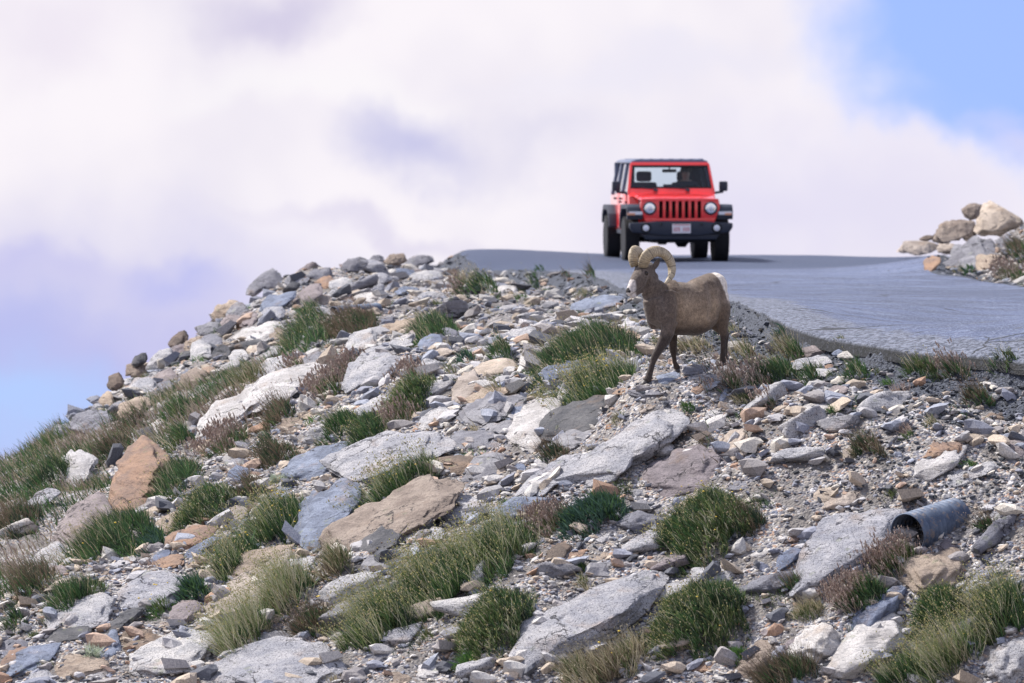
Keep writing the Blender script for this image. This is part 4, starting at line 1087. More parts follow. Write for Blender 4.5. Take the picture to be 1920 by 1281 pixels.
def clump(kind, cx, cy, a, b, tilt, label=None, seed=0, lscale=1.0, flowers=0):
    rng = np.random.RandomState(seed)
    pals, (l0, l1), dens, spal, sfrac, (s0, s1), hpal, hfrac, hr = KIND[kind]
    while hit(cx, cy) is None: cy += 4
    d0 = hit(cx, cy); c0 = at(cx, cy, d0)
    n_ = np.array(ground_normal(c0[0], c0[1], .5))
    if kind in 'GSBDH': a, b = a * 1.12, b * 1.22; lscale *= 1.1
    n = max(30, int(math.pi * a * b * dens * 1.25)); n = min(n, 16000)
    th = rng.uniform(0, 6.283, n); r = np.sqrt(rng.uniform(0, 1, n)) * (1 + .22 * np.sin(3 * th + seed) + .12 * np.sin(7 * th + 2 * seed))
    u, v = r * np.cos(th) * a, r * np.sin(th) * b
    kp = rng.uniform(0, 1, n) < np.clip(1.25 - .75 * r ** 2 + 1.1 * vnoise(np.c_[u * .09, v * .13, 0 * u], seed + 8), .12, 1)
    u, v, r, th = u[kp], v[kp], r[kp], th[kp]; n = len(u)
    ct, st = math.cos(rad(tilt)), math.sin(rad(tilt))
    px = cx + u * ct + v * st; py = cy - u * st + v * ct
    A, B = ray_dirs(px, py)
    # ray / local ground plane
    dd = (n_ @ c0) / (n_[0] * A + n_[1] + n_[2] * B)
    dd = np.clip(dd, d0 - 5, d0 + 6)
    X, Y = A * dd, dd
    rr = np.clip(r, 0, 1)
    hgt = l1 * lscale * (d0 / 60.0) ** 0.5
    Z = gz_at(X, Y) - 0.01 + (1 - rr ** 2) * hgt * (.95 if kind in 'GB' else .6)
    if kind == 'H': Z = Z + rng.uniform(0, 1, n) ** .6 * (1 - rr ** 2) ** .7 * .20 * lscale
    P = np.c_[X, Y, Z]
    out = np.c_[X - c0[0], (Y - c0[1]) * .5, 0 * X]; out /= np.linalg.norm(out, axis=1)[:, None] + 1e-6
    def dirs(m, sp, idx):
        D = np.c_[np.zeros(m), np.zeros(m), np.ones(m)] + out[idx] * (rr[idx] ** 2 * .55)[:, None] + rng.normal(size=(m, 3)) * sp + WIND * .42
        return D / np.linalg.norm(D, axis=1)[:, None]
    clumpy = .62 + .55 * (vnoise(np.c_[X * 9, Y * 9, 0 * X], seed) * .5 + .5)
    L = rng.uniform(l0, l1, n) * lscale * (1 - .45 * rr ** 3) * clumpy
    pal = rng.randint(0, len(pals), n); tone = vnoise(np.c_[X * 4, Y * 4, 0 * X], seed + 3)
    pal = np.where(rng.uniform(0, 1, n) < .45, ((tone * .5 + .5) * len(pals)).astype(int).clip(0, len(pals) - 1), pal)
    col = np.zeros((n, 3))
    for i, p_ in enumerate(pals):
        k_ = pal == i; col[k_] = pick(p_, k_.sum(), rng)
    idx = np.arange(n)
    wdt = {'M': .008, 'Y': .007, 'B': .016}.get(kind, .0098) * (d0 / 60)
    V, F, C, tp = blades(P, dirs(n, .38, idx), L, wdt * rng.uniform(.7, 1.3, n), col, rng, .5, WIND)
    root = mesh_np(PLANTN[kind], V - c0, F, LEAF, cols=C); root.location = c0
    m = int(n * sfrac)
    if m > 4:
        # dry stalks stand mostly on the windward, upper side of the tuft
        wgt = np.exp(-0.9 * (u / a)) * np.exp(-0.6 * v / b); wgt /= wgt.sum()
        k_ = rng.choice(n, m, p=wgt)
        Ls = rng.uniform(s0, s1, m) * lscale
        V, F, C, tp = blades(P[k_], dirs(m, .25, k_), Ls, wdt * .52 * np.ones(m), pick(spal, m, rng), rng, .34, WIND)
        q = tp[rng.uniform(0, 1, m) < hfrac] if hfrac else tp[:0]
        VS, FS, CS = [V], [F], [C]
        if hpal and len(q):
            if kind == 'R': q = np.concatenate([q, q + np.array([.006, 0, -.014]), q + np.array([.012, 0, -.028])])
            V2, F2, C2 = heads(q, hr * d0 / 60, pick(hpal, len(q), rng), rng, 2.2 if kind == 'R' else 1.4)
            VS.append(V2); FS.append(F2 + len(V)); CS.append(C2)
        mesh_np("dry_sprays", np.concatenate(VS) - c0, FS, LEAF, root, cols=np.concatenate(CS))
    if flowers:
        k_ = rng.choice(n, flowers); q = P[k_] + np.array([-.08, 0, .24]) * rng.uniform(.6, 1.1, (flowers, 1))
        V, F, C = heads(q, .013, pick('gold', flowers, rng), rng, .6)
        mesh_np("yellow_blossoms", V - c0, F, LEAF, root, cols=C)
    PLANTS.append([root, cx, cy, a, b, kind, label]); return root
CL = [
 ('G',1105,668,98,32,14,"big dark green tussock with pale windswept stalks, just left of the ram",1.15,0),
 ('S',1125,735,80,26,22,"tussock dotted with yellow buds, before the ram's leading foreleg",1.1,20),
 ('G',812,632,46,20,22,"upright green tussock above the dark blue-grey boulder",1.1,0),
 ('G',575,648,52,24,25,"left half of the long tussock under the small far pipe",1.1,0),
 ('D',665,620,50,24,18,"dark right half of the long tussock beside the small far pipe",1.1,0),
 ('H',768,765,66,19,32,"dark green tussock slanting up toward the arched cream boulder",1.0,0),
 ('R',745,800,40,10,30,"pink-brown dry tuft along the foot of a dark green tussock",1.1,0),
 ('H',690,850,36,12,18,"low dark green cushion on the upper edge of the long pale slab",1.6,0),
 ('G',642,812,40,13,22,None,.9,0),('G',942,680,24,9,10,None,1,0),('B',873,685,20,7,15,"blue-green leafy patch left of the arched cream boulder",1,0),('Y',846,700,12,8,0,None,1.3,0),
 ('R',780,712,25,10,15,"reddish tuft just above the dark green slanting tussock",1,0),('G',908,556,30,7,3,"green tuft on the bank left of the whitish stone",1.2,0),('R',862,556,14,7,0,None,1.1,0),('T',880,535,34,7,2,None,1,0),
 ('M',980,562,14,4,0,None,1.3,0),('G',1003,545,11,4,0,None,1,0),('M',1026,552,12,4,0,None,1.4,0),('D',1108,522,11,5,0,"dark tuft on the road's left edge in front of the vehicle",1.1,0),('G',1012,512,10,3,0,None,.5,0),('D',1060,520,10,3,0,None,.5,0),('Y',1095,560,24,5,0,None,1.4,0),('R',660,700,36,12,25,None,1,0),
 ('R',430,838,56,16,27,"long red-tipped tussock beneath the black hollow of the pale slab",1.1,0),('D',525,790,34,16,38,"dark tussock at the right end of the black hollow",1.1,0),
 ('G',340,840,28,12,15,None,1,0),('D',520,862,42,12,20,"dark green tussock above the long bluish slab",1,0),('R',620,735,36,16,32,"pinkish dry tussock between the pale slab and the green-grey boulder",1.15,0),
 ('G',330,920,52,22,32,"dark tussock right of the tall rust-stained boulder",1.1,4),('H',385,975,64,20,28,"green tussock sloping below the dark one, mid left",1.1,0),('D',475,925,28,14,30,None,1,0),
 ('G',215,1035,84,30,24,"broad tussock at the foot of the large purple-grey boulder",1.25,3),('D',60,1100,46,18,22,"dark tussock at the left edge, above small round stones",1.1,0),('G',140,1135,54,14,24,"thin green tussock above the rough granite slab",1.1,0),('B',285,1030,30,10,28,None,1,0),('G',30,1185,20,6,20,None,1,0),
 ('S',532,990,56,24,34,"yellow-flowered tussock left of the flat-faced bluish slab",1.2,16),('S',445,1062,48,22,42,"narrow flowering tussock above the long pointed tan slab",1.1,8),('B',368,1125,28,17,22,"dark leafy plant against the domed pale grey boulder",1.2,0),('M',298,1150,30,15,16,"bright green cushion right of the domed pale grey boulder",1.6,6),
 ('V',465,1205,60,24,38,"tall pale seeded grass, lower end, on the wide pale slab",1.1,0),('V',545,1130,54,26,36,"tall pale seeded grass beside the long pointed tan slab",1.1,0),('D',600,1180,52,15,26,"dark low grass above the long speckled bottom slab",1,3),('T',632,1075,34,20,28,"tan and green grass below the massive tan boulder",1.1,0),
 ('S',728,1175,78,34,33,"lower left lobe of the biggest flowering tussock",1.25,0),('S',835,1110,84,40,32,"middle lobe of the biggest flowering tussock, full of seed heads",1.3,0),('S',935,1050,70,34,30,"upper right lobe of the biggest flowering tussock",1.3,0),
 ('H',930,1190,78,38,34,"rich green shrubby tussock left of the huge smooth pale slab",1.15,1),('M',880,1250,32,14,30,"fresh green leaves at the lower tip of the shrubby tussock",2.2,0),
 ('S',755,925,84,17,33,"central flowering tussock between the pale slab and the tan boulder",1.15,12),('M',946,955,18,12,5,"bright moss patch right of the speckled granite boulder",1.3,0),('R',1040,985,44,22,30,"reddish dark shrub left of the blue-green shrub",1,0),
 ('B',1115,985,62,20,16,"blue-green leafy shrub above the white flat stone",1.3,0),('H',1320,1015,88,42,20,"round green tussock with yellow buds below the big mauve boulder",1.3,12),('D',1408,990,26,16,10,None,1,0),
 ('H',1312,1190,94,46,26,"biggest dark green tussock at the bottom, right of the huge slab",1.3,3),('T',1160,1265,70,22,32,"straw-coloured grass fringing the bottom of the biggest green tussock",1.2,4),('T',1090,1275,40,16,30,None,1.1,0),
 ('R',1685,1070,46,16,30,"pink-headed grass growing in front of the large pipe's mouth",1.35,0),('R',1610,1130,44,18,35,"pink-headed grass lower down the gully from the large pipe",1.2,0),('G',1630,1135,40,14,30,None,1,0),('Y',1515,1155,34,16,20,"olive mossy cushion below the square pale boulder",1.6,0),
 ('H',1768,1175,54,34,28,"round dark green tussock left of the tall seeded grass, lower right",1.1,0),('S',1880,1160,56,40,30,"tall seeded grass at the right edge, lower down",1.2,6),('V',1790,1250,66,22,30,"pale seeded grass at the bottom, right of the long white slab",1,3),('S',1700,1278,50,14,20,None,1,0),
 ('D',1478,1275,54,18,8,"dark grass poking in at the bottom edge below the granite block",1.2,0),('M',1385,1240,26,18,30,None,1.6,0),('D',1490,1110,26,8,10,None,.8,0),
 ('R',1372,728,26,9,8,"pale-headed dry tussock below the ram's hind hooves",1.15,0),('G',1452,722,44,13,4,"dark green tussock with pinkish stalks on the verge",1.0,0),('G',1520,722,20,8,0,None,.9,0),('T',1478,668,26,10,0,"tan-topped tuft under the broken asphalt edge",1,0),('G',1492,672,18,7,0,None,.8,0),
 ('G',1607,712,24,7,0,None,.9,0),('G',1728,712,32,9,3,"green tuft with pale stalks under the asphalt bank",1,0),('R',1797,712,30,10,0,"upright reddish tuft on the verge, tallest near the road",1.35,0),('D',1835,752,28,9,4,"dark tuft on the gravel below the reddish upright one",.9,0),('G',1882,697,24,6,5,None,.8,0),
 ('B',1466,640,13,6,0,None,.9,0),('Y',1575,647,12,4,0,None,1,0),('M',1562,776,16,5,8,None,1.2,0),('M',1290,770,20,7,0,"small bright green tuft left of the pale granite stone",1.2,0),('T',1392,672,36,9,0,"yellowish tuft spreading behind the ram's hind legs",.9,0),('T',1305,662,34,8,5,"yellow-green tuft beneath the ram's belly",.8,0),('M',1285,645,22,5,5,None,1,0),('Y',1230,645,14,4,0,None,1.2,0),('Y',1374,597,10,3,0,None,1.4,0),('Y',1378,625,14,5,0,None,1.4,0),
 ('R',1425,722,24,12,10,None,1.1,0),('D',1335,700,24,8,0,None,.9,0),('Y',1400,755,26,7,4,None,1.2,0),('R',1440,765,18,6,0,None,.9,0),('M',1700,820,16,5,10,None,1,0),('D',1625,845,24,9,8,None,.9,0),('M',1480,865,16,5,20,None,1,0),('D',1650,860,14,6,0,None,.8,0),('M',1815,875,18,6,15,None,1.1,0),
 ('D',1850,995,22,8,0,None,.8,0),('Y',1750,800,14,5,0,None,1.2,0),('Y',1120,870,26,7,25,None,1.2,0),('D',1040,862,30,8,20,"brownish tuft at the foot of the jagged cream-white boulder",1,0),('T',935,745,14,6,20,None,1,0),('M',790,700,10,4,0,None,1,0),
 ('Y',1160,790,22,6,30,None,1,0),('G',1010,735,16,6,10,None,.8,0),('Y',800,1205,14,6,10,None,1.6,0),('M',1092,1075,14,10,0,None,1.5,0),('Y',1095,1100,12,8,0,None,1.4,0),('Y',1185,1115,18,8,20,None,1.2,0),
 ('G',100,905,52,12,28,"dark band of grass under the cracked white boulder",1.1,0),('D',35,985,46,15,22,"darker tussock with white flower heads at the left edge",1.1,0),('D',215,850,40,10,30,None,1,0),('G',330,790,34,9,30,None,1,0),('D',250,800,30,8,30,None,1,0),
 ('T',470,720,40,9,28,None,1,0),('G',500,850,22,8,20,None,.9,0),('R',560,700,22,8,20,None,1,0),('M',455,690,14,5,10,None,1.4,0),
 ('D',1908,478,20,14,20,"grey-green shrub on the right of the roadside rock pile",1.2,0),('R',1895,528,32,12,6,"brown dry grass at the foot of the roadside rock pile",1.2,0),('Y',1800,510,18,6,25,"olive tuft between the slabs of the roadside rock pile",1,0),('B',1820,520,12,6,0,None,1,0),
]
for i, c_ in enumerate(CL):
    clump(c_[0], c_[1], c_[2], c_[3], c_[4], c_[5], c_[6], 300 + i, c_[7], c_[8])
# meadow: continuous brown and straw grass on the left shoulder, nobody could count it
def meadow():
    rng = np.random.RandomState(77); n = 90000
    x = rng.uniform(-9, -1.0, n); y = rng.uniform(56, 90, n); z = gz_at(x, y); px, py = to_px(x, y, z)
    k_ = inside(px, py, np.array(MEADOW, float)) & (px > -250)
    d = fbm(np.c_[x * 1.2, y * .8, 0 * x], 8, 3); k_ &= rng.uniform(0, 1, n) < .75 + .8 * d
    x, y, z, d = x[k_], y[k_], z[k_], d[k_]; m = len(x)
    t = vnoise(np.c_[x * 2.2, y * 1.4, 0 * x], 4) + rng.normal(0, .35, m)
    col = np.where((t < -.15)[:, None], pick('green', m, rng), np.where((t < .1)[:, None], pick('olive', m, rng), np.where((t < .5)[:, None], pick('straw', m, rng) * .8, pick('pink', m, rng) * .8)))
    D = np.c_[np.zeros(m), np.zeros(m), np.ones(m)] + rng.normal(size=(m, 3)) * .22 + WIND * .4; D /= np.linalg.norm(D, axis=1)[:, None]
    V, F, C, tp = blades(np.c_[x, y, z - .01], D, rng.uniform(.07, .19, m) * (1 + .5 * d), .012 * rng.uniform(.7, 1.3, m), col, rng, .5, WIND)
    o = mesh_np("meadow_grass", V, F, LEAF, cols=C); tag(o, "brown and straw-coloured meadow grass on the left shoulder of the hill", "grass", kind='stuff')
    return m
meadow()
def spill_clods():
    rng = np.random.RandomState(41); n = 26000
    x = rng.uniform(0.2, 8, n); y = rng.uniform(57, 90, n); sd = road_sd(x, y)
    k_ = (sd > 0.01) & (sd < .15 + .75 * rng.uniform(0, 1, n) ** 1.5) & (y < 72)
    x, y = x[k_], y[k_]; m = len(x); s = np.minimum(.018 * rng.uniform(0, 1, m) ** (-1 / 2.2), .11); z = gz_at(x, y)
    col = np.array([.03, .034, .046]) * rng.uniform(.4, 2.6, (m, 1)); VV, FF, CC = [], [], []; off = 0; vi = rng.randint(0, len(L1), m)
    for q, (V, F) in enumerate(L1):
        j = np.where(vi == q)[0]; a = rng.uniform(0, 6.28, len(j))[:, None]; S = s[j][:, None]
        P = np.dstack([(V[None, :, 0] * np.cos(a) - V[None, :, 1] * np.sin(a)) * S + x[j][:, None], (V[None, :, 0] * np.sin(a) + V[None, :, 1] * np.cos(a)) * S + y[j][:, None], V[None, :, 2] * S + (z[j] + .2 * s[j])[:, None]])
        VV.append(P.reshape(-1, 3)); FF.append((F[None] + (off + np.arange(len(j)) * len(V))[:, None, None]).reshape(-1, 3)); CC.append(np.repeat(col[j], len(V), axis=0)); off += len(j) * len(V)
    o = mesh_np("asphalt_rubble", np.concatenate(VV), np.concatenate(FF).astype(np.int32), GRAVM, cols=np.concatenate(CC))
    tag(o, "black asphalt crumbs spilled along the broken road edge", "rubble", kind='stuff')
spill_clods()
# tiny tufts between the stones
def tufts():
    rng = np.random.RandomState(99); n = 420; VV, FF, CC = [], [], []; off = 0
    x = rng.uniform(-6.5, 8, n); y = rng.uniform(54.5, 84, n)
    sd = road_sd(x, y); z = gz_at(x, y); px, py = to_px(x, y, z)
    for i in range(n):
        if sd[i] < .25 or px[i] > 2000 or px[i] < -100: continue
        m = rng.randint(25, 90); r = rng.uniform(.02, .09)
        X = x[i] + rng.normal(0, r, m); Y = y[i] + rng.normal(0, r, m)
        pal = ('bright', 'green', 'olive', 'straw', 'pink', 'dark')[rng.choice(6, p=(.12, .16, .28, .22, .12, .10))]
        P = np.c_[X, Y, gz_at(X, Y)]; D = np.c_[np.zeros(m), np.zeros(m), np.ones(m)] + rng.normal(size=(m, 3)) * .4 + WIND * .3; D /= np.linalg.norm(D, axis=1)[:, None]
        V, F, C, _ = blades(P, D, rng.uniform(.03, .09, m) * (1.3 if pal in ('straw', 'pink') else 1), .007 * np.ones(m), pick(pal, m, rng), rng, .5, WIND, 2)
        VV.append(V); FF.append(F + off); CC.append(C); off += len(V)
    o = mesh_np("ground_cover", np.concatenate(VV), np.concatenate(FF).astype(np.int32), LEAF, cols=np.concatenate(CC))
    tag(o, "tiny grass and moss sprigs growing between the stones", "ground cover", kind='stuff')
tufts()
# ------------------------------------------------------------------ bighorn ram
RAM_Y = 61.0
def build_ram():
    c0 = at(1140 + 640 / 4.27, 440 + 1100 / 4.27, RAM_Y)      # ground-level reference under the trunk
    TH, PH = rad(35), rad(50)
    def tor(f, s, z): return np.array([-f * math.cos(TH) + s * math.sin(TH), -f * math.sin(TH) - s * math.cos(TH), z])
    HX, HY = -.455, -.30
    def hd(h, s, z): return np.array([HX - h * math.cos(PH) + s * math.sin(PH), HY - h * math.sin(PH) - s * math.cos(PH), z])
    def tube(C, Ra, Rb, up, n=28, sub=5):
        """C centres, Ra radius along 'up-ish' axis, Rb sideways radius"""
        C = np.array(C, float); Ra = np.array(Ra, float); Rb = np.array(Rb, float)
        t = np.linspace(0, len(C) - 1, (len(C) - 1) * sub + 1)
        def cr(A):
            A = A.reshape(len(A), -1); o = []
            for q in t:
                i = min(int(q), len(A) - 2); u = q - i
                p0, p1, p2, p3 = A[max(i - 1, 0)], A[i], A[i + 1], A[min(i + 2, len(A) - 1)]
                o.append(.5 * (2 * p1 + (p2 - p0) * u + (2 * p0 - 5 * p1 + 4 * p2 - p3) * u * u + (-p0 + 3 * p1 - 3 * p2 + p3) * u ** 3))
            return np.array(o)
        Cc, A_, B_ = cr(C), cr(Ra)[:, 0], cr(Rb)[:, 0]
        T_ = np.gradient(Cc, axis=0); T_ /= np.linalg.norm(T_, axis=1)[:, None]
        V = []
        for i in range(len(Cc)):
            u = np.array(up, float); side = np.cross(T_[i], u); side /= np.linalg.norm(side); u = np.cross(side, T_[i])
            a = np.linspace(0, 2 * math.pi, n, endpoint=False)
            V.append(Cc[i] + np.outer(np.cos(a) * max(A_[i], 1e-3), u) + np.outer(np.sin(a) * max(B_[i], 1e-3), side))
        m = len(V); V = np.concatenate(V)
        F = [[i * n + j, i * n + (j + 1) % n, (i + 1) * n + (j + 1) % n, (i + 1) * n + j] for i in range(m - 1) for j in range(n)]
        V = np.vstack([V, Cc[0], Cc[-1]]); k = len(V)
        T3 = [[(j + 1) % n, j, k - 2] for j in range(n)] + [[(m - 1) * n + j, (m - 1) * n + (j + 1) % n, k - 1] for j in range(n)]
        return V, F, T3
    bits = []
    # trunk
    S = [(.39,.74,.10,.07),(.35,.72,.18,.125),(.28,.695,.258,.165),(.17,.69,.282,.195),(.02,.680,.284,.215),(-.11,.695,.290,.222),(-.23,.780,.266,.205),(-.33,.85,.215,.175),(-.405,.865,.190,.14),(-.458,.86,.13,.09)]
    bits.append(tube([tor(f, 0, z) for f, z, a, b in S], [s[2] for s in S], [s[3] for s in S], (0, 0, 1)))
    # withers / shoulder blades / haunches
    for s in (1, -1):
        bits.append(tube([tor(.28, s * .10, .86), tor(.31, s * .125, .72), tor(.345, s * .125, .58), tor(.34, s * .11, .47)], [.09, .115, .10, .06], [.06, .065, .06, .045], tor(1, 0, 0)))
        bits.append(tube([tor(-.28, s * .09, .93), tor(-.33, s * .115, .80), tor(-.345, s * .12, .70), tor(-.34, s * .115, .60)], [.10, .115, .085, .05], [.06, .075, .07, .05], tor(1, 0, 0)))
    # brisket
    bits.append(tube([tor(.50, 0, .80), tor(.455, 0, .70), tor(.41, 0, .60), tor(.355, 0, .545), tor(.28, 0, .50)], [.09, .105, .10, .065, .035], [.085, .11, .12, .11, .06], tor(1, 0, .5)))
    for s in (1, -1):
        bits.append(tube([tor(.46, s * .05, .80), tor(.42, s * .075, .68), tor(.38, s * .09, .58)], [.08, .09, .08], [.07, .075, .07], tor(1, 0, .5)))
    # neck
    N = [(tor(.22, 0, .76), .24, .15), (tor(.36, 0, .79), .19, .120), (tor(.455, 0, .875), .138, .090), (tor(.51, .01, .965), .112, .076), (hd(-.055, 0, 1.055), .112, .080)]
    bits.append(tube([p[0] for p in N], [p[1] for p in N], [p[2] for p in N], tor(1, 0, .8)))
    # head
    Hs = [(-.10,1.10,.05,.045),(-.065,1.10,.088,.070),(0,1.080,.105,.092),(.065,1.045,.108,.100),(.135,.992,.094,.084),(.20,.943,.076,.062),(.255,.900,.060,.044),(.296,.870,.048,.040),(.316,.856,.028,.026)]
    bits.append(tube([hd(h, 0, z) for h, z, a, b in Hs], [x[2] for x in Hs], [x[3] for x in Hs], tuple(hd(1, 0, 1) - hd(0, 0, 0))))
    # lower jaw, cheek, brow
    bits.append(tube([hd(.0, 0, .985), hd(.07, 0, .920), hd(.15, 0, .868), hd(.225, 0, .832), hd(.262, 0, .822)], [.062, .056, .038, .028, .014], [.052, .046, .032, .028, .016], (0, 0, 1)))
    for s in (1, -1):
        bits.append(tube([hd(.045, s * .052, 1.118), hd(.10, s * .055, 1.105), hd(.135, s * .046, 1.075)], [.020, .024, .012], [.022, .022, .012], (0, 0, 1)))
        bits.append(tube([hd(-.02, s * .045, 1.04), hd(.04, s * .052, 1.01), hd(.09, s * .044, .975)], [.04, .05, .03], [.028, .03, .02], (0, 0, 1)))
        # horn seat
        bits.append(tube([hd(.05, s * .03, 1.10), hd(.09, s * .045, 1.15)], [.05, .055], [.045, .045], (0, 1, 0)))
    # legs: (points, fore-aft radius, side radius)
    fa = tor(1, 0, 0)
    def leg(P, ra, rb): bits.append(tube(P, [r_ * (1.16 if i_ > 1 else 1) for i_, r_ in enumerate(ra)], [r_ * (1.16 if i_ > 1 else 1) for i_, r_ in enumerate(rb)], fa, sub=5))
    def XY(X, Y, z): return np.array([X, Y, z])
    leg([XY(-.20,-.29,.56),XY(-.225,-.30,.45),XY(-.262,-.325,.355),XY(-.315,-.355,.265),XY(-.355,-.375,.195),XY(-.385,-.395,.12),XY(-.412,-.41,.03),XY(-.430,-.42,-.035),XY(-.448,-.43,-.085)],
        [.10,.082,.062,.046,.040,.029,.027,.034,.036],[.07,.062,.048,.036,.036,.026,.024,.030,.034])
    leg([XY(-.17,.00,.55),XY(-.165,.0,.42),XY(-.163,.01,.32),XY(-.158,.02,.235),XY(-.15,.025,.16),XY(-.138,.03,.09),XY(-.122,.035,.055),XY(-.112,.04,.028)],
        [.08,.056,.042,.039,.028,.026,.033,.034],[.06,.046,.036,.036,.025,.024,.029,.032])
    leg([XY(.350,.12,.82),XY(.372,.11,.72),XY(.378,.105,.59),XY(.378,.115,.48),XY(.388,.13,.405),XY(.384,.132,.33),XY(.381,.133,.23),XY(.379,.134,.15),XY(.374,.132,.095)],
        [.06,.09,.066,.050,.040,.031,.027,.033,.034],[.05,.085,.065,.046,.034,.028,.025,.029,.032])
    leg([XY(.30,.28,.66),XY(.275,.29,.545),XY(.338,.35,.46),XY(.418,.41,.405),XY(.415,.412,.33),XY(.412,.41,.24),XY(.409,.405,.155),XY(.404,.40,.10)],
        [.09,.068,.048,.037,.029,.026,.032,.033],[.08,.06,.042,.033,.027,.025,.029,.032])
    # sheath under the belly, tail
    bits.append(tube([tor(.0, 0, .43), tor(-.08, 0, .425), tor(-.16, 0, .44)], [.02, .035, .02], [.02, .03, .02], (0, 0, 1)))
    bits.append(tube([tor(-.43, 0, .95), tor(-.478, 0, .92), tor(-.488, 0, .87)], [.02, .022, .010], [.022, .024, .012], (0, 1, 0)))
    V, Q, T3 = [], [], []; off = 0
    for v, q, t3 in bits:
        V.append(v); Q += [[i + off for i in f] for f in q]; T3 += [[i + off for i in f] for f in t3]; off += len(v)
    tmp = mesh_np("tmp_body", np.concatenate(V), [np.array(Q, np.int32), np.array(T3, np.int32)], LEAFX)
    md = tmp.modifiers.new("r", 'REMESH'); md.mode = 'VOXEL'; md.voxel_size = 0.0085
    ms = tmp.modifiers.new("s", 'SMOOTH'); ms.factor = .6; ms.iterations = 10
    dg = bpy.context.evaluated_depsgraph_get()
    me = bpy.data.meshes.new_from_object(tmp.evaluated_get(dg)); bpy.data.objects.remove(tmp)
    n = len(me.vertices); P = np.empty(n * 3, np.float32); me.vertices.foreach_get('co', P); P = P.reshape(-1, 3).astype(float)
    # muscle relief
    nn = np.empty(n * 3, np.float32); me.vertices.foreach_get('normal', nn); nn = nn.reshape(-1, 3)
    P = P + nn * (0.007 * fbm(P * 7, 4, 3) + 0.0018 * fbm(P * 38, 6, 3))[:, None]
    me.vertices.foreach_set('co', P.astype(np.float32).ravel())
    me.polygons.foreach_set('use_smooth', np.ones(len(me.polygons), bool))
    # creases between the muscle groups and along the jaw
    for line, w_, dp in (([(-.13,.84),(-.105,.70),(-.12,.58),(-.16,.47)],.030,.013), ([(.235,.60),(.262,.70),(.25,.82),(.22,.92)],.030,.012), ([(-.27,.90),(-.33,.76),(-.37,.64),(-.37,.54)],.032,.012),
                         ([(-.61,.835),(-.52,.865),(-.455,.925),(-.43,1.00)],.018,.012), ([(-.10,.47),(.05,.455),(.18,.50)],.028,.010), ([(-.20,.62),(-.26,.50),(-.25,.42)],.02,.006)):
        L_ = np.array(line); dd = np.full(n, 1e9)
        for i in range(len(L_) - 1):
            a_, b_ = L_[i], L_[i + 1]; ab = b_ - a_; tq = np.clip(((P[:, 0] - a_[0]) * ab[0] + (P[:, 2] - a_[1]) * ab[1]) / (ab @ ab), 0, 1)
            dd = np.minimum(dd, np.hypot(P[:, 0] - a_[0] - tq * ab[0], P[:, 2] - a_[1] - tq * ab[1]))
        P = P - nn * ((np.exp(-(dd / w_) ** 2) * dp - np.exp(-((dd - 2 * w_) / w_) ** 2) * dp * .45) * (nn[:, 1] < .2))[:, None]
    me.vertices.foreach_set('co', P.astype(np.float32).ravel())
    # coat colours, mostly in patches the animal really has
    f = -(P[:, 0] * math.cos(TH) + P[:, 1] * math.sin(TH)); s = P[:, 0] * math.sin(TH) - P[:, 1] * math.cos(TH); z = P[:, 2]
    hx = P[:, 0] - HX; hy = P[:, 1] - HY; h = -(hx * math.cos(PH) + hy * math.sin(PH)); hs = hx * math.sin(PH) - hy * math.cos(PH)
    col = np.tile(np.array([.122, .091, .070]), (n, 1))
    def lay(mask, c): 
        m = np.clip(mask, 0, 1)[:, None]; col[:] = col * (1 - m) + np.array(c) * m
    mott = fbm(P * 7, 12, 4)
    lay(sstep(.0, .5, mott) * .8, (.19, .148, .115))
    lay(sstep(.42, .60, z) * sstep(.98, .70, z) * sstep(.34, .20, np.abs(f)) * (.62 + .5 * mott), (.36, .275, .195))   # paler flank, with its light highlight painted into the coat
    lay(sstep(.28, .42, f) * .75, (.105, .086, .078))             # dark neck and face
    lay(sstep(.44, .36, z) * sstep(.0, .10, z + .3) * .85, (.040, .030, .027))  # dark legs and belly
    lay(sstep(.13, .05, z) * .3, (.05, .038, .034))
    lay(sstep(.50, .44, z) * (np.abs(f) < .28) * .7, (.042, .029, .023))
    rump = sstep(-.325, -.36, f - .12 * (z - .95) + .05 * mott) * sstep(.72, .80, z)
    lay(rump, (.66, .60, .53))
    muz = sstep(.215, .245, h - .25 * (hs ** 2) * 10) * (z < 1.0) * (z > .8) * (f > .45)
    lay(muz * .9, (.56, .52, .50))
    chin = sstep(.18, .21, h) * sstep(.875, .86, z) * (f > .45); lay(chin, (.60, .56, .54))
    nose = (h > .312) * (z > .866) * (f > .45); lay(nose * .95, (.025, .022, .025))
    # mouth line
    ml = .846 + (.30 - h) * .48
    mouth = np.exp(-((z - ml) / .0045) ** 2) * (h > .165) * (h < .300) * (f > .45); lay(mouth, (.02, .015, .015))
    eye = np.array([hd(.108, .088, 1.068), hd(.108, -.088, 1.068)])
    for e in eye:
        d = np.linalg.norm(P - e, axis=1); lay(sstep(.034, .020, d) * .75, (.03, .024, .023))
        lay(np.exp(-((d - .034) / .006) ** 2) * .35, (.24, .20, .18))
    for sd_ in (1, -1):
        nz = np.linalg.norm(P - hd(.312, sd_ * .024, .872), axis=1); lay(sstep(.017, .011, nz), (.012, .01, .012))
    fine = fbm(P * np.array([60, 60, 40]), 19, 3)
    col *= (1 + .28 * fine)[:, None]
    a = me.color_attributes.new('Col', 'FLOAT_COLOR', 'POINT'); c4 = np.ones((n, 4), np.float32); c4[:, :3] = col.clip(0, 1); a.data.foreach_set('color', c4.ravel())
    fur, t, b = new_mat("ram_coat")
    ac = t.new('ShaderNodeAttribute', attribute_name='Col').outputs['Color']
    co = t.new('ShaderNodeTexCoord').outputs['Object']
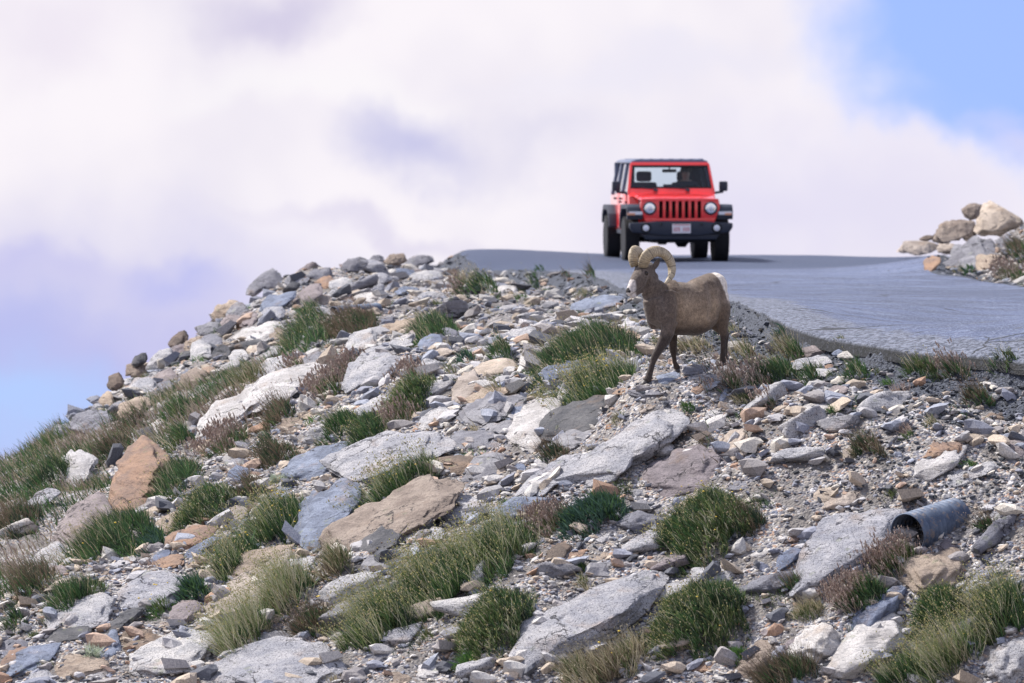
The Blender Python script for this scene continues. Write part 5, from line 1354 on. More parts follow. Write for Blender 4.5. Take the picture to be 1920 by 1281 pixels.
    mp = t.new('ShaderNodeMapping'); t.l.new(co, mp.inputs[0]); mp.inputs['Scale'].default_value = (.8, 1.0, .6); mp.inputs['Rotation'].default_value = (0, .5, 0)
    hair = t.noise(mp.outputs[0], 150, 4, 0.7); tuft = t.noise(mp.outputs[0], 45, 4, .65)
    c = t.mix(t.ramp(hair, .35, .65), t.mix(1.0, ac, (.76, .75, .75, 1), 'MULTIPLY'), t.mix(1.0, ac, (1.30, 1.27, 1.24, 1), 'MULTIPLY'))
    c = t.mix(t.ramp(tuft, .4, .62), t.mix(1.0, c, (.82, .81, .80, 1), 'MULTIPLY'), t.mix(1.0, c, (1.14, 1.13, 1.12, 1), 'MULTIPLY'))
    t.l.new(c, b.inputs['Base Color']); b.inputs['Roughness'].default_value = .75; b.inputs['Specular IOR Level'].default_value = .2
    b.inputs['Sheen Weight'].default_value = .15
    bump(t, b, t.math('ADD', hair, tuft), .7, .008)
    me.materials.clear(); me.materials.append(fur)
    ram = bpy.data.objects.new("bighorn_ram", me); COL.objects.link(ram); ram.location = c0
    tag(ram, "brown bighorn ram with curled cream horns and white rump, walking down the rocky slope", "wild sheep")
    # horns ---------------------------------------------------------------
    hm, t, b = new_mat("horn")
    ac = t.new('ShaderNodeAttribute', attribute_name='Col').outputs['Color']; co = t.new('ShaderNodeTexCoord').outputs['Object']
    st = t.noise(co, 60, 5, .7)
    c = t.mix(t.ramp(st, .4, .65), t.mix(1.0, ac, (.78, .75, .70, 1), 'MULTIPLY'), t.mix(1.0, ac, (1.12, 1.1, 1.06, 1), 'MULTIPLY'))
    t.l.new(c, b.inputs['Base Color']); b.inputs['Roughness'].default_value = .55; bump(t, b, st, .35, .004)
    K = [(.100,.046,1.145,.050),(.112,.058,1.185,.055),(.100,.085,1.245,.058),(.052,.115,1.285,.058),(-.014,.145,1.297,.055),(-.098,.17,1.27,.051),(-.160,.19,1.205,.048),(-.182,.205,1.12,.043),(-.150,.22,1.045,.035),(-.078,.23,.985,.023),(-.022,.235,.962,.008)]
    for side in (1, -1):
        C_ = [hd(k_[0], side * (k_[1] if side > 0 else k_[1] * (1 - .03 * i_) + .034 * (1 - i_ / 10)), k_[2]) for i_, k_ in enumerate(K)]
        C_ = np.array(C_); m = 150; tt_ = np.linspace(0, len(K) - 1, m); Cc = []; Rr = []
        for q in tt_:
            i = min(int(q), len(K) - 2); u = q - i
            g = lambda A: .5 * (2 * A[i] + (A[i + 1] - A[max(i - 1, 0)]) * u + (2 * A[max(i - 1, 0)] - 5 * A[i] + 4 * A[i + 1] - A[min(i + 2, len(A) - 1)]) * u * u + (-A[max(i - 1, 0)] + 3 * A[i] - 3 * A[i + 1] + A[min(i + 2, len(A) - 1)]) * u ** 3)
            Cc.append(g(C_)); Rr.append(1.05 * g(np.array([k_[3] for k_ in K])))
        Cc = np.array(Cc); Rr = np.array(Rr); Tn = np.gradient(Cc, axis=0); Tn /= np.linalg.norm(Tn, axis=1)[:, None]
        ctr = Cc[30:120].mean(0); VV = []; CC = []; nr_ = 30; rg = np.random.RandomState(3)
        years = [.10, .27, .43, .57, .68, .78, .86]
        for i in range(m):
            out = Cc[i] - ctr; out -= out @ Tn[i] * Tn[i]; out /= np.linalg.norm(out) + 1e-9; sd_ = np.cross(Tn[i], out)
            q = i / (m - 1); rings = .016 * math.sin(q * 230) + .014 * math.sin(q * 97 + 1)
            groove = sum(math.exp(-((q - y_) / .006) ** 2) for y_ in years)
            for j in range(nr_):
                aa = 2 * math.pi * j / nr_
                # keeled front edge, flatter inner side
                pr = 1 + .10 * math.cos(3 * aa) * (q < .8)
                r_ = Rr[i] * pr * (1 + rings * (1 if q < .93 else 0) - .035 * groove + .02 * math.sin(aa * 5 + q * 9))
                VV.append(Cc[i] + r_ * (math.cos(aa) * out * 1.0 + math.sin(aa) * sd_ * .84))
                base_c = np.array([.37, .295, .195]) * (1 - .15 * (q < .1)) + np.array([.10, .11, .11]) * q
                dark = 1 - .45 * min(1, groove) - .26 * (math.sin(q * 230 + math.sin(q * 60) + .4 * math.sin(aa * 2)) < -.2)
                edge = 1 - .22 * max(0, math.cos(aa)) ** 3 * (.5 + .5 * math.sin(q * 30))
                CC.append(base_c * dark * edge)
        VV = np.array(VV); F = [[i * nr_ + j, i * nr_ + (j + 1) % nr_, (i + 1) * nr_ + (j + 1) % nr_, (i + 1) * nr_ + j] for i in range(m - 1) for j in range(nr_)]
        VV = np.vstack([VV, Cc[-1]]); CC = np.vstack([np.array(CC), CC[-1]])
        T3 = [[(m - 1) * nr_ + j, (m - 1) * nr_ + (j + 1) % nr_, len(VV) - 1] for j in range(nr_)]
        mesh_np("horn", VV, [np.array(F, np.int32), np.array(T3, np.int32)], hm, ram, True, CC)
    # ears
    em = simple("ear_skin", (.14, .115, .105), .8, noise=.4, nscale=90)
    ei = simple("ear_inside", (.33, .27, .25), .8, noise=.3, nscale=60)
    for side in (1, -1):
        bs = hd(-.045, side * .066, 1.115); tp = hd(-.095, side * .105, 1.225); ax = tp - bs
        L_ = np.linalg.norm(ax); ax /= L_
        wv = np.cross(ax, hd(1, side * .8, 0) - hd(0, 0, 0)); wv /= np.linalg.norm(wv); nv = np.cross(wv, ax)
        V = []
        for i in range(9):
            q = i / 8; wd = .030 * math.sin(math.pi * min(1, .18 + q * .82)) ** .8 * (1 if q < .97 else .2)
            for j in range(7):
                u = (j - 3) / 3; V.append(bs + ax * L_ * q + wv * wd * u + nv * (.016 * u * u - .004) * (1 - q * .4) * 1.2)
        V = np.array(V); g = grid_faces(9, 7)
        th_ = V - nv * .005
        mesh_np("ear", np.vstack([V, th_]), [g, g[:, ::-1] + 63], [em], ram, True)
    # eyes
    def ball(name, c, r, mat, squash=(1, 1, 1), sub=3):
        D, F = ico(sub); return mesh_np(name, D * r * np.array(squash) + c, F, mat, ram, True)
    eyem = simple("eye_gloss", (.02, .012, .008), .08)
    for side in (1, -1): ball("eye", hd(.104, .086 if side > 0 else -.066, 1.068), .0195, eyem)
    # hooves
    hoof = simple("hoof", (.045, .038, .035), .5, noise=.3)
    for (X, Y, z, dx) in ((-.462,-.437,-.105,-.022), (-.108,.040,.010,-.014), (.368,.128,.078,-.018), (.398,.395,.080,-.016)):
        V = []; n_ = 12
        for lv, (zz, rx, ry, sh) in enumerate(((.030,.028,.026,.3), (.0,.038,.031,.7), (-.022,.044,.034,1.0))):
            for j in range(n_):
                a_ = 2 * math.pi * j / n_
                V.append((X + dx * sh * 1.2 + math.cos(a_) * rx, Y + math.sin(a_) * ry - .01 * sh, z + zz))
        V = np.array(V); F = [[l * n_ + j, l * n_ + (j + 1) % n_, (l + 1) * n_ + (j + 1) % n_, (l + 1) * n_ + j] for l in range(2) for j in range(n_)]
        T3 = np.array([list(range(24, 36))], np.int32); T0 = np.array([list(range(11, -1, -1))], np.int32)
        mesh_np("hoof", V, [np.array(F, np.int32), T3, T0], hoof, ram, True)
    return ram
LEAFX = bpy.data.materials.new("tmp_mat")
ram = build_ram()
bpy.data.materials.remove(LEAFX)
# ------------------------------------------------------------------ red off-road vehicle
def bm_obj(name, bm, mat, parent, smooth=False):
    me = bpy.data.meshes.new(name); bm.normal_update(); bm.to_mesh(me); bm.free()
    for m in (mat if isinstance(mat, (list, tuple)) else [mat]): me.materials.append(m)
    if smooth:
        me.polygons.foreach_set('use_smooth', np.ones(len(me.polygons), bool))
        me.set_sharp_from_angle(angle=rad(38))
    return link(bpy.data.objects.new(name, me), parent)
def add_prism(bm, poly, a, b, axis='y', bev=0.0, seg=2, back=None):
    """poly in the plane across 'axis', swept from a to b; back = polygon at b"""
    def P(p, t):
        return {'y': (p[0], t, p[1]), 'x': (t, p[0], p[1]), 'z': (p[0], p[1], t)}[axis]
    q = back or poly
    v0 = [bm.verts.new(P(p, a)) for p in poly]; v1 = [bm.verts.new(P(p, b)) for p in q]; n = len(poly)
    fs = [bm.faces.new(v0), bm.faces.new(v1[::-1])] + [bm.faces.new([v0[i], v1[i], v1[(i + 1) % n], v0[(i + 1) % n]][::-1]) for i in range(n)]
    bmesh.ops.recalc_face_normals(bm, faces=fs)
    if bev:
        es = list({e for f in fs for e in f.edges})
        bmesh.ops.bevel(bm, geom=es, offset=bev, segments=seg, affect='EDGES', profile=.6, clamp_overlap=True)
def add_box(bm, x0, x1, y0, y1, z0, z1, bev=0.0): add_prism(bm, [(x0, z0), (x1, z0), (x1, z1), (x0, z1)], y0, y1, 'y', bev)
def part(name, mat, parent, *calls, smooth=True):
    bm = bmesh.new()
    for c in calls: c(bm)
    return bm_obj(name, bm, mat, parent, smooth)
def B(*a, **k): return lambda bm: add_box(bm, *a, **k)
def PR(*a, **k): return lambda bm: add_prism(bm, *a, **k)
def lathe(prof, c, axis='y', n=32):
    """prof: (distance along axis, radius)"""
    def f(bm):
        rings = []
        for t, r in prof:
            rr = []
            for j in range(n):
                a = 2 * math.pi * j / n; u, v = math.cos(a) * r, math.sin(a) * r
                rr.append(bm.verts.new({'y': (c[0] + u, c[1] + t, c[2] + v), 'x': (c[0] + t, c[1] + u, c[2] + v)}[axis]))
            rings.append(rr)
        fs = []
        for i in range(len(rings) - 1):
            for j in range(n): fs.append(bm.faces.new([rings[i][j], rings[i][(j + 1) % n], rings[i + 1][(j + 1) % n], rings[i + 1][j]]))
        if prof[0][1] > 1e-4: fs.append(bm.faces.new(rings[0]))
        if prof[-1][1] > 1e-4: fs.append(bm.faces.new(rings[-1][::-1]))
        bmesh.ops.recalc_face_normals(bm, faces=fs)
    return f
def build_vehicle():
    red = simple("red_paint", (.86, .030, .028), .30, coat=1.0)
    blk = simple("black_plastic", (.018, .024, .042), .5, noise=.15, bmp=.1)
    top = simple("hard_top", (.10, .125, .20), .30, noise=.1)
    rub = simple("tyre_rubber", (.012, .013, .017), .8, noise=.2, nscale=60)
    drk = simple("underbody", (.008, .009, .012), .85)
    rimm = simple("rim_metal", (.55, .57, .62), .28, .9)
    chrome = simple("reflector", (.80, .82, .85), .12, 1.0)
    seatm = simple("seat_fabric", (.022, .03, .06), .85)
    white = simple("plate_white", (.72, .70, .73), .5); redp = simple("plate_red", (.55, .22, .25), .5)
    amber = simple("amber_lens", (.75, .36, .22), .25); clear = simple("clear_lens", (.75, .75, .80), .15)
    gm, t, b = new_mat("window_glass")
    for n_ in list(t.n):
        if n_.type == 'BSDF_PRINCIPLED': t.n.remove(n_)
    tr = t.new('ShaderNodeBsdfTransparent'); tr.inputs[0].default_value = (.66, .78, .82, 1)
    gl = t.new('ShaderNodeBsdfGlossy'); gl.inputs['Roughness'].default_value = .03
    fr = t.new('ShaderNodeFresnel'); fr.inputs[0].default_value = 1.45
    mx = t.new('ShaderNodeMixShader'); t.l.new(fr.outputs[0], mx.inputs[0]); t.l.new(tr.outputs[0], mx.inputs[1]); t.l.new(gl.outputs[0], mx.inputs[2])
    t.l.new(mx.outputs[0], [n for n in t.n if n.type == 'OUTPUT_MATERIAL'][0].inputs[0])
    lens_g = gm
    # stance
    px_c, Yf = 1275.0, 97.6
    fx = float(at(px_c, 493, Yf)[0]); yaw = rad(5.2)
    back = (-math.sin(yaw), math.cos(yaw))
    zf = float(gz_at(fx + back[0] * .75, Yf + back[1] * .75)); zr = float(gz_at(fx + back[0] * 3.75, Yf + back[1] * 3.75))
    pitch = math.atan2(zr - zf, 3.0)
    root = empty("off_road_vehicle")
    root.scale = (.968, .955, .955); root.rotation_euler = (pitch, 0, yaw); root.location = (fx, Yf, zf - math.sin(pitch) * .75 + .03)
    tag(root, "red boxy vehicle with slotted grille and dark hard top, driving down the road", "vehicle")
    # main body: cowl, tub, rear
    tub = [(1.18, .52), (4.25, .55), (4.28, 1.18), (1.35, 1.22), (1.18, 1.18)]
    body = part("body", red, root, PR(tub, -.78, .78, 'x', bev=.03))
    part("engine_bay_side", red, body, PR([(.18, .72), (1.2, .66), (1.2, 1.16), (.18, 1.10)], -.60, .60, 'x', bev=.02))
    hood = part("hood", red, root,
        PR([(-.66, 1.085), (.66, 1.085), (.64, 1.135), (.40, 1.150), (-.40, 1.150), (-.64, 1.135)], .10, 1.30, 'y', bev=.012,
           back=[(-.74, 1.19), (.74, 1.19), (.72, 1.235), (.45, 1.262), (-.45, 1.262), (-.72, 1.235)]))
    for x in (-.66, .66): part("hood_latch", blk, hood, B(x - .02, x + .02, .42, .50, 1.03, 1.13, bev=.008))
    # grille face with seven slots: bars between cut-outs
    gx0 = .0
    def grille(bm):
        # upper brow, lower lip, cheeks
        add_prism(bm, [(-.66, 1.085), (.66, 1.085), (.70, 1.10), (.68, 1.135), (-.68, 1.135), (-.70, 1.10)], -.02, .14, 'y', .012)
        add_prism(bm, [(-.605, .70), (.605, .70), (.64, .785), (-.64, .785)], -.02, .14, 'y', .01)
        for s in (-1, 1):
            pts = [(s * .40, .78), (s * .64, .78), (s * .71, .97), (s * .70, 1.09), (s * .40, 1.09)]
            add_prism(bm, pts if s > 0 else pts[::-1], -.018, .14, 'y', .01)
        for i in range(8):
            xc = (i - 3.5) * .114
            add_box(bm, xc - .0255, xc + .0255, -.026, .10, .775, 1.095, .01)
    gr = part("grille", red, root, grille)
    part("grille_recess", drk, gr, B(-.41, .41, .105, .13, .77, 1.10))
    for s in (-1, 1):
        hl = part("headlight", chrome, root, lathe([(-.055, .0), (-.05, .085), (-.035, .102), (.02, .104)], (s * .545, -.012, .962)))
        part("headlight_ring", blk, hl, lathe([(-.03, .104), (-.045, .112), (-.02, .122), (.0, .120)], (s * .545, -.012, .962)))
        part("bulb", clear, hl, lathe([(-.078, .0), (-.072, .03), (-.055, .045)], (s * .545, -.012, .962)))
    # fenders: flat-topped flares
    for s in (-1, 1):
        prof = [(.02, .985), (.10, 1.03), (.98, 1.03), (1.25, .88), (1.36, .60), (1.28, .58), (1.18, .82), (.95, .945), (.12, .945), (.06, .84), (-.02, .80), (-.02, .90)]
        x0, x1 = (.66, .945) if s > 0 else (-.945, -.66)
        fd = part("front_fender", blk, root, PR(prof, x0, x1, 'x', bev=.02), PR([(x0 + .0, .76), (x1, .76), (x1 - .0, .94), (x0, .94)], .0, .12, 'y', bev=.02))
        xs = s * .80
        dl = part("running_light", clear, fd, B(xs - .12, xs + .13, -.022, .03, .84, .905, bev=.012))
        part("turn_signal", amber, fd, B(s * .86 - .06, s * .86 + .06, -.030, .02, .838, .880, bev=.01) if s > 0 else B(-.94, -.80, -.030, .02, .838, .880, bev=.01))
        prof = [(3.02, .60), (3.14, .84), (3.42, 1.0), (4.05, 1.0), (4.28, .84), (4.30, .66), (4.20, .66), (4.14, .82), (4.0, .90), (3.46, .90), (3.25, .80), (3.12, .58)]
        part("rear_fender", blk, root, PR(prof, .76 if s > 0 else -.945, .945 if s > 0 else -.76, 'x', bev=.02))
        # side sill and doors
        part("side_sill", blk, root, PR([(1.40, .46), (3.10, .48), (3.08, .56), (1.42, .55)], s * .74, s * .80, 'x', bev=.01))
        for (y0, y1) in ((1.55, 2.52), (2.56, 3.38)):
            dr = part("door", red, root, PR([(y0, .58), (y1 if y1 < 3 else y1 - .22, .58), (y1, .80), (y1, 1.21), (y0, 1.215)], s * .775, s * .80, 'x', bev=.012))
            part("door_handle", blk, dr, PR([(y1 - .17, 1.10), (y1 - .04, 1.10), (y1 - .04, 1.14), (y1 - .17, 1.14)], s * .80, s * .83, 'x', bev=.008))
            part("hinge", blk, dr, PR([(y0 - .05, 1.04), (y0 + .06, 1.04), (y0 + .06, 1.08), (y0 - .05, 1.08)], s * .80, s * .815, 'x', bev=.006))
        # upper side: pillars and glass, leaning inward
        def lean(z): return .78 - (z - 1.2) * .17
        def pillar(bm, y0, y1, ya, yb, z0=1.19, z1=1.76):
            a = [bm.verts.new((s * lean(z0), y0, z0)), bm.verts.new((s * lean(z0), y1, z0)), bm.verts.new((s * lean(z1), yb, z1)), bm.verts.new((s * lean(z1), ya, z1))]
            c = [bm.verts.new((v.co.x - s * .05, v.co.y, v.co.z)) for v in a]
            fs = [bm.faces.new(a), bm.faces.new(c[::-1])] + [bm.faces.new([a[i], c[i], c[(i + 1) % 4], a[(i + 1) % 4]]) for i in range(4)]
            bmesh.ops.recalc_face_normals(bm, faces=fs)
        for q_ in ((1.42, 1.52, 1.72, 1.80), (2.48, 2.60, 2.48, 2.60), (3.34, 3.48, 3.34, 3.48), (4.16, 4.26, 4.06, 4.16)):
            part("window_pillar", top, root, lambda bm: pillar(bm, *q_))
        for q_ in ([(1.52, 1.2), (2.48, 1.2), (2.48, 1.75), (1.80, 1.75)], [(2.60, 1.2), (3.34, 1.2), (3.34, 1.75), (2.60, 1.75)], [(3.48, 1.2), (4.16, 1.2), (4.06, 1.75), (3.48, 1.75)]):
            part("side_window", gm, root, lambda bm: bm.faces.new([bm.verts.new((s * (lean(z) - .03), y, z)) for y, z in q_]))
        # mirror
        xm = s * .97
        mi = part("side_mirror", blk, root, B(xm - .075, xm + .075, 1.50, 1.60, 1.26, 1.44, bev=.03), PR([(s * .78, 1.20), (xm, 1.23), (xm, 1.27), (s * .78, 1.25)] if s > 0 else [(s * .78, 1.25), (xm, 1.27), (xm, 1.23), (s * .78, 1.20)], 1.53, 1.57, 'y'))
        part("mirror_glass", chrome, mi, B(xm - .06, xm + .06, 1.602, 1.606, 1.28, 1.42))
        # fog lamps, tow hooks
    # windscreen frame: sloping
    def wsf(z): return 1.30 + (z - 1.22) * .50
    def wbar(bm, quad, th=.05):
        a = [bm.verts.new((x, wsf(z), z)) for x, z in quad]; c = [bm.verts.new((x, wsf(z) + th, z)) for x, z in quad]; n = len(quad)
        fs = [bm.faces.new(a), bm.faces.new(c[::-1])] + [bm.faces.new([a[i], c[i], c[(i + 1) % n], a[(i + 1) % n]]) for i in range(n)]
        bmesh.ops.recalc_face_normals(bm, faces=fs)
        bmesh.ops.bevel(bm, geom=list({e for f in fs for e in f.edges}), offset=.012, segments=2, affect='EDGES', clamp_overlap=True)
    ws = part("windscreen_frame", red, root,
        lambda bm: wbar(bm, [(-.79, 1.20), (.79, 1.20), (.785, 1.315), (-.785, 1.315)]),
        lambda bm: wbar(bm, [(-.725, 1.725), (.725, 1.725), (.70, 1.79), (-.70, 1.79)]),
        lambda bm: wbar(bm, [(-.79, 1.25), (-.735, 1.25), (-.665, 1.76), (-.72, 1.76)]),
        lambda bm: wbar(bm, [(.735, 1.25), (.79, 1.25), (.72, 1.76), (.665, 1.76)]))
    part("windscreen", gm, ws, lambda bm: bm.faces.new([bm.verts.new((x, wsf(z) + .02, z)) for x, z in ((-.75, 1.30), (.75, 1.30), (.69, 1.74), (-.69, 1.74))]))
    # black band round the glass
    part("windscreen_seal", drk, ws,
        lambda bm: wbar(bm, [(-.745, 1.315), (.745, 1.315), (.74, 1.345), (-.74, 1.345)], .022), lambda bm: wbar(bm, [(-.70, 1.69), (.70, 1.69), (.695, 1.73), (-.695, 1.73)], .022),
        lambda bm: wbar(bm, [(-.745, 1.31), (-.71, 1.31), (-.655, 1.73), (-.69, 1.73)], .022), lambda bm: wbar(bm, [(.71, 1.31), (.745, 1.31), (.69, 1.73), (.655, 1.73)], .022))
    for xw in (-.30, .28):
        part("wiper", blk, root, lambda bm: wbar(bm, [(xw - .03, 1.27), (xw + .05, 1.25), (xw + .06, 1.30), (xw - .02, 1.32)], -.03), lambda bm: wbar(bm, [(xw - .02, 1.295), (xw - .42, 1.335), (xw - .42, 1.352), (xw - .02, 1.315)], -.025))
    # hard top with ribs
    rf = [(-.70, 1.77), (.70, 1.77), (.69, 1.81), (.60, 1.838), (-.60, 1.838), (-.69, 1.81)]
    ht = part("hard_top", top, root, PR(rf, 1.60, 4.14, 'y', bev=.02), *[B(-.54 + i * .18, -.46 + i * .18, 1.66, 4.1, 1.834, 1.852, bev=.008) for i in range(7)])
    part("rear_frame", top, root, B(-.76, .76, 4.14, 4.22, 1.16, 1.26), B(-.72, -.62, 4.12, 4.2, 1.26, 1.78), B(.62, .72, 4.12, 4.2, 1.26, 1.78), B(-.7, .7, 4.12, 4.2, 1.70, 1.77))
    # bumper
    bmp_ = part("front_bumper", blk, root,
        PR([(-.92, .62), (-.86, .53), (-.52, .50), (-.30, .475), (.30, .475), (.52, .50), (.86, .53), (.92, .62), (.92, .70), (.60, .715), (.40, .735), (-.40, .735), (-.60, .715), (-.92, .70)], -.20, -.02, 'y', bev=.03),
        PR([(-.62, .40), (.62, .40), (.70, .50), (-.70, .50)], -.14, .0, 'y', bev=.02))
    for s in (-1, 1):
        part("fog_lamp_recess", drk, bmp_, lathe([(-.008, .088), (-.002, .095), (.02, .095)], (s * .63, -.200, .61)))
        fl = part("fog_lamp", clear, bmp_, lathe([(-.03, .0), (-.028, .035), (-.012, .056), (.02, .058)], (s * .63, -.200, .61)))
        part("tow_hook", drk, bmp_, B(s * .36 - .015, s * .36 + .015, -.26, -.18, .66, .70, bev=.008))
    pl = part("number_plate", white, bmp_, B(-.165, .165, -.222, -.205, .515, .680, bev=.004))
    part("plate_band", redp, pl, B(-.150, .150, -.2245, -.2215, .655, .672), smooth=False)
    part("plate_lettering", redp, pl, *[B(x - .012, x + .012, -.2240, -.2218, .55, .625) for x in (-.125, -.085, -.045, .045, .085, .125)], smooth=False)
    # underbody
    part("underbody", drk, root, B(-.50, .50, .05, 1.2, .34, .74, bev=.03), B(-.42, .42, 1.2, 4.1, .38, .56, bev=.03), B(-.55, -.45, -.05, 4.2, .46, .58), B(.45, .55, -.05, 4.2, .46, .58))
    for ya in (.76, 3.77):
        part("axle", drk, root, lathe([(-.72, .045), (.72, .045)], (0, ya, .39), 'x', 12), lathe([(-.12, .06), (-.07, .13), (.07, .13), (.12, .06)], (.12, ya, .38), 'x', 16))
    # wheels
    def wheel(x, y):
        s = 1 if x > 0 else -1
        wh = bpy.data.objects.new("wheel", None); link(wh, root); wh.location = (x, y, .395)
        prof = [(-.125, .235), (-.130, .30), (-.132, .355), (-.118, .388), (-.08, .397), (0, .40), (.08, .397), (.118, .388), (.132, .355), (.130, .30), (.125, .235)]
        def tread(bm):
            for j in range(44):
                a = 2 * math.pi * j / 44
                for xx, off in ((-.10, 0), (-.035, .5), (.035, 0), (.10, .5)):
                    aa = a + off * 2 * math.pi / 44; r0, r1, dw = .392, .408, .026
                    ca, sa = math.cos(aa), math.sin(aa)
                    vs = []
                    for r in (r0, r1):
                        for dx in (-dw, dw):
                            for dt in (-.019, .019):
                                vs.append(bm.verts.new((xx + dx, r * ca - dt * sa, r * sa + dt * ca)))
                    for f in ((4, 5, 7, 6), (0, 1, 5, 4), (2, 6, 7, 3), (0, 4, 6, 2), (1, 3, 7, 5)): bm.faces.new([vs[i] for i in f])
        part("tyre", rub, wh, lathe(prof, (0, 0, 0), 'x', 48), tread)
        def spokes(bm):
            for j in range(5):
                a = 2 * math.pi * j / 5; ca, sa = math.cos(a), math.sin(a)
                pts = [(.05, -.045), (.21, -.03), (.21, .03), (.05, .045)]
                q = [bm.verts.new((s * .105, r * ca - tt_ * sa, r * sa + tt_ * ca)) for r, tt_ in pts]; q2 = [bm.verts.new((s * .07, v.co.y, v.co.z)) for v in q]
                fs = [bm.faces.new(q), bm.faces.new(q2[::-1])] + [bm.faces.new([q[i], q2[i], q2[(i + 1) % 4], q[(i + 1) % 4]]) for i in range(4)]
                bmesh.ops.recalc_face_normals(bm, faces=fs)
        part("rim", rimm, wh, lathe([(s * .120, .235), (s * .112, .222), (s * .05, .205), (-s * .10, .20)], (0, 0, 0), 'x', 40), spokes, lathe([(s * .115, .0), (s * .112, .05), (s * .06, .065)], (0, 0, 0), 'x', 20))
        return wh
    for x in (-.805, .805):
        for y in (.76, 3.77): wheel(x, y)
    # cabin
    part("dashboard", seatm, root, B(-.72, .72, 1.50, 1.80, 1.12, 1.30, bev=.04), B(-.12, .10, 1.52, 1.60, 1.30, 1.385, bev=.01))
    part("rear_view_mirror", drk, root, B(-.13, .13, 1.62, 1.65, 1.60, 1.66, bev=.015), B(-.012, .012, 1.62, 1.65, 1.65, 1.74))
    for s in (-1, 1):
        st = part("front_seat", seatm, root, B(s * .37 - .25, s * .37 + .25, 1.95, 2.45, .80, .95, bev=.05), B(s * .37 - .24, s * .37 + .24, 2.38, 2.52, .92, 1.42, bev=.06))
        part("headrest", seatm, st, B(s * .37 - .14, s * .37 + .14, 2.40, 2.50, 1.43, 1.62, bev=.05))
    part("roof_lining", seatm, root, B(-.64, .64, 1.75, 4.1, 1.745, 1.765), B(-.66, -.54, 2.40, 4.0, 1.24, 1.74, bev=.03), B(.50, .66, 2.40, 4.0, 1.24, 1.74, bev=.03))
    part("rear_seat", seatm, root, B(-.62, .62, 3.2, 3.34, .80, 1.28, bev=.05), B(-.62, .62, 2.8, 3.3, .75, .9, bev=.04))
    part("steering_wheel", drk, root, *[(lambda bm, i=i: add_box(bm, .37 + .18 * math.cos(i * .42) - .028, .37 + .18 * math.cos(i * .42) + .028, 1.87 - .06 * math.sin(i * .42), 1.90 - .06 * math.sin(i * .42), 1.17 + .17 * math.sin(i * .42) - .028, 1.17 + .17 * math.sin(i * .42) + .028, .008)) for i in range(15)], B(.22, .52, 1.88, 1.90, 1.15, 1.20))
    # driver
    sk = simple("skin", (.50, .32, .26), .6); hair = simple("hair", (.05, .035, .03), .8); shirt = simple("dark_shirt", (.04, .05, .09), .85)
    pr = bpy.data.meshes.new("person"); bm = bmesh.new()
    V = [(.37, 2.28, .98), (.37, 2.30, 1.20), (.37, 2.29, 1.38), (.37, 2.26, 1.46), (.37, 2.24, 1.56), (.18, 2.28, 1.36), (.14, 2.14, 1.16), (.24, 1.95, 1.25), (.56, 2.28, 1.36), (.60, 2.14, 1.16), (.50, 1.95, 1.25), (.28, 2.05, .96), (.46, 2.05, .96), (.27, 1.8, .95), (.47, 1.8, .95), (.37, 2.23, 1.63)]
    E = [(0, 1), (1, 2), (2, 3), (3, 4), (4, 15), (2, 5), (5, 6), (6, 7), (2, 8), (8, 9), (9, 10), (0, 11), (0, 12), (11, 13), (12, 14)]
    Rr = [.15, .15, .13, .055, .085, .06, .048, .032, .06, .048, .032, .085, .085, .07, .07, .08]
    pr.from_pydata(V, E, []); po = bpy.data.objects.new("person", pr); COL.objects.link(po)
    md = po.modifiers.new("skin", 'SKIN')
    for i, r in enumerate(Rr): pr.skin_vertices[0].data[i].radius = (r, r)
    pr.skin_vertices[0].data[0].use_root = True
    po.modifiers.new("sub", 'SUBSURF').levels = 2
    dg = bpy.context.evaluated_depsgraph_get(); me2 = bpy.data.meshes.new_from_object(po.evaluated_get(dg)); bpy.data.objects.remove(po)
    me2.materials.clear(); me2.materials.append(shirt); me2.materials.append(sk)
    for p in me2.polygons:
        p.use_smooth = True; c = p.center
        if c.z > 1.44 or (c.y < 2.0 and c.z > 1.1): p.material_index = 1
    person = bpy.data.objects.new("person", me2); COL.objects.link(person)
    tag(person, "driver in a dark shirt behind the wheel of the red vehicle", "person")
    hd_ = part("hair", hair, person, lathe([(0, .0)], (0, 0, 0)) if False else (lambda bm: bmesh.ops.create_uvsphere(bm, u_segments=16, v_segments=10, radius=.098, matrix=Matrix.Translation((.37, 2.275, 1.635)) @ Matrix.Diagonal((1, 1, 1.02, 1)))))
    nose = part("face", sk, person, PR([(.355, 1.56), (.385, 1.56), (.374, 1.60), (.366, 1.60)], 2.125, 2.17, 'y', bev=.005), B(.335, .350, 2.140, 2.17, 1.607, 1.614), B(.390, .405, 2.140, 2.17, 1.607, 1.614))
    bpy.context.view_layer.update()
    person.matrix_world = root.matrix_world.copy()
    return root
vehicle = build_vehicle()
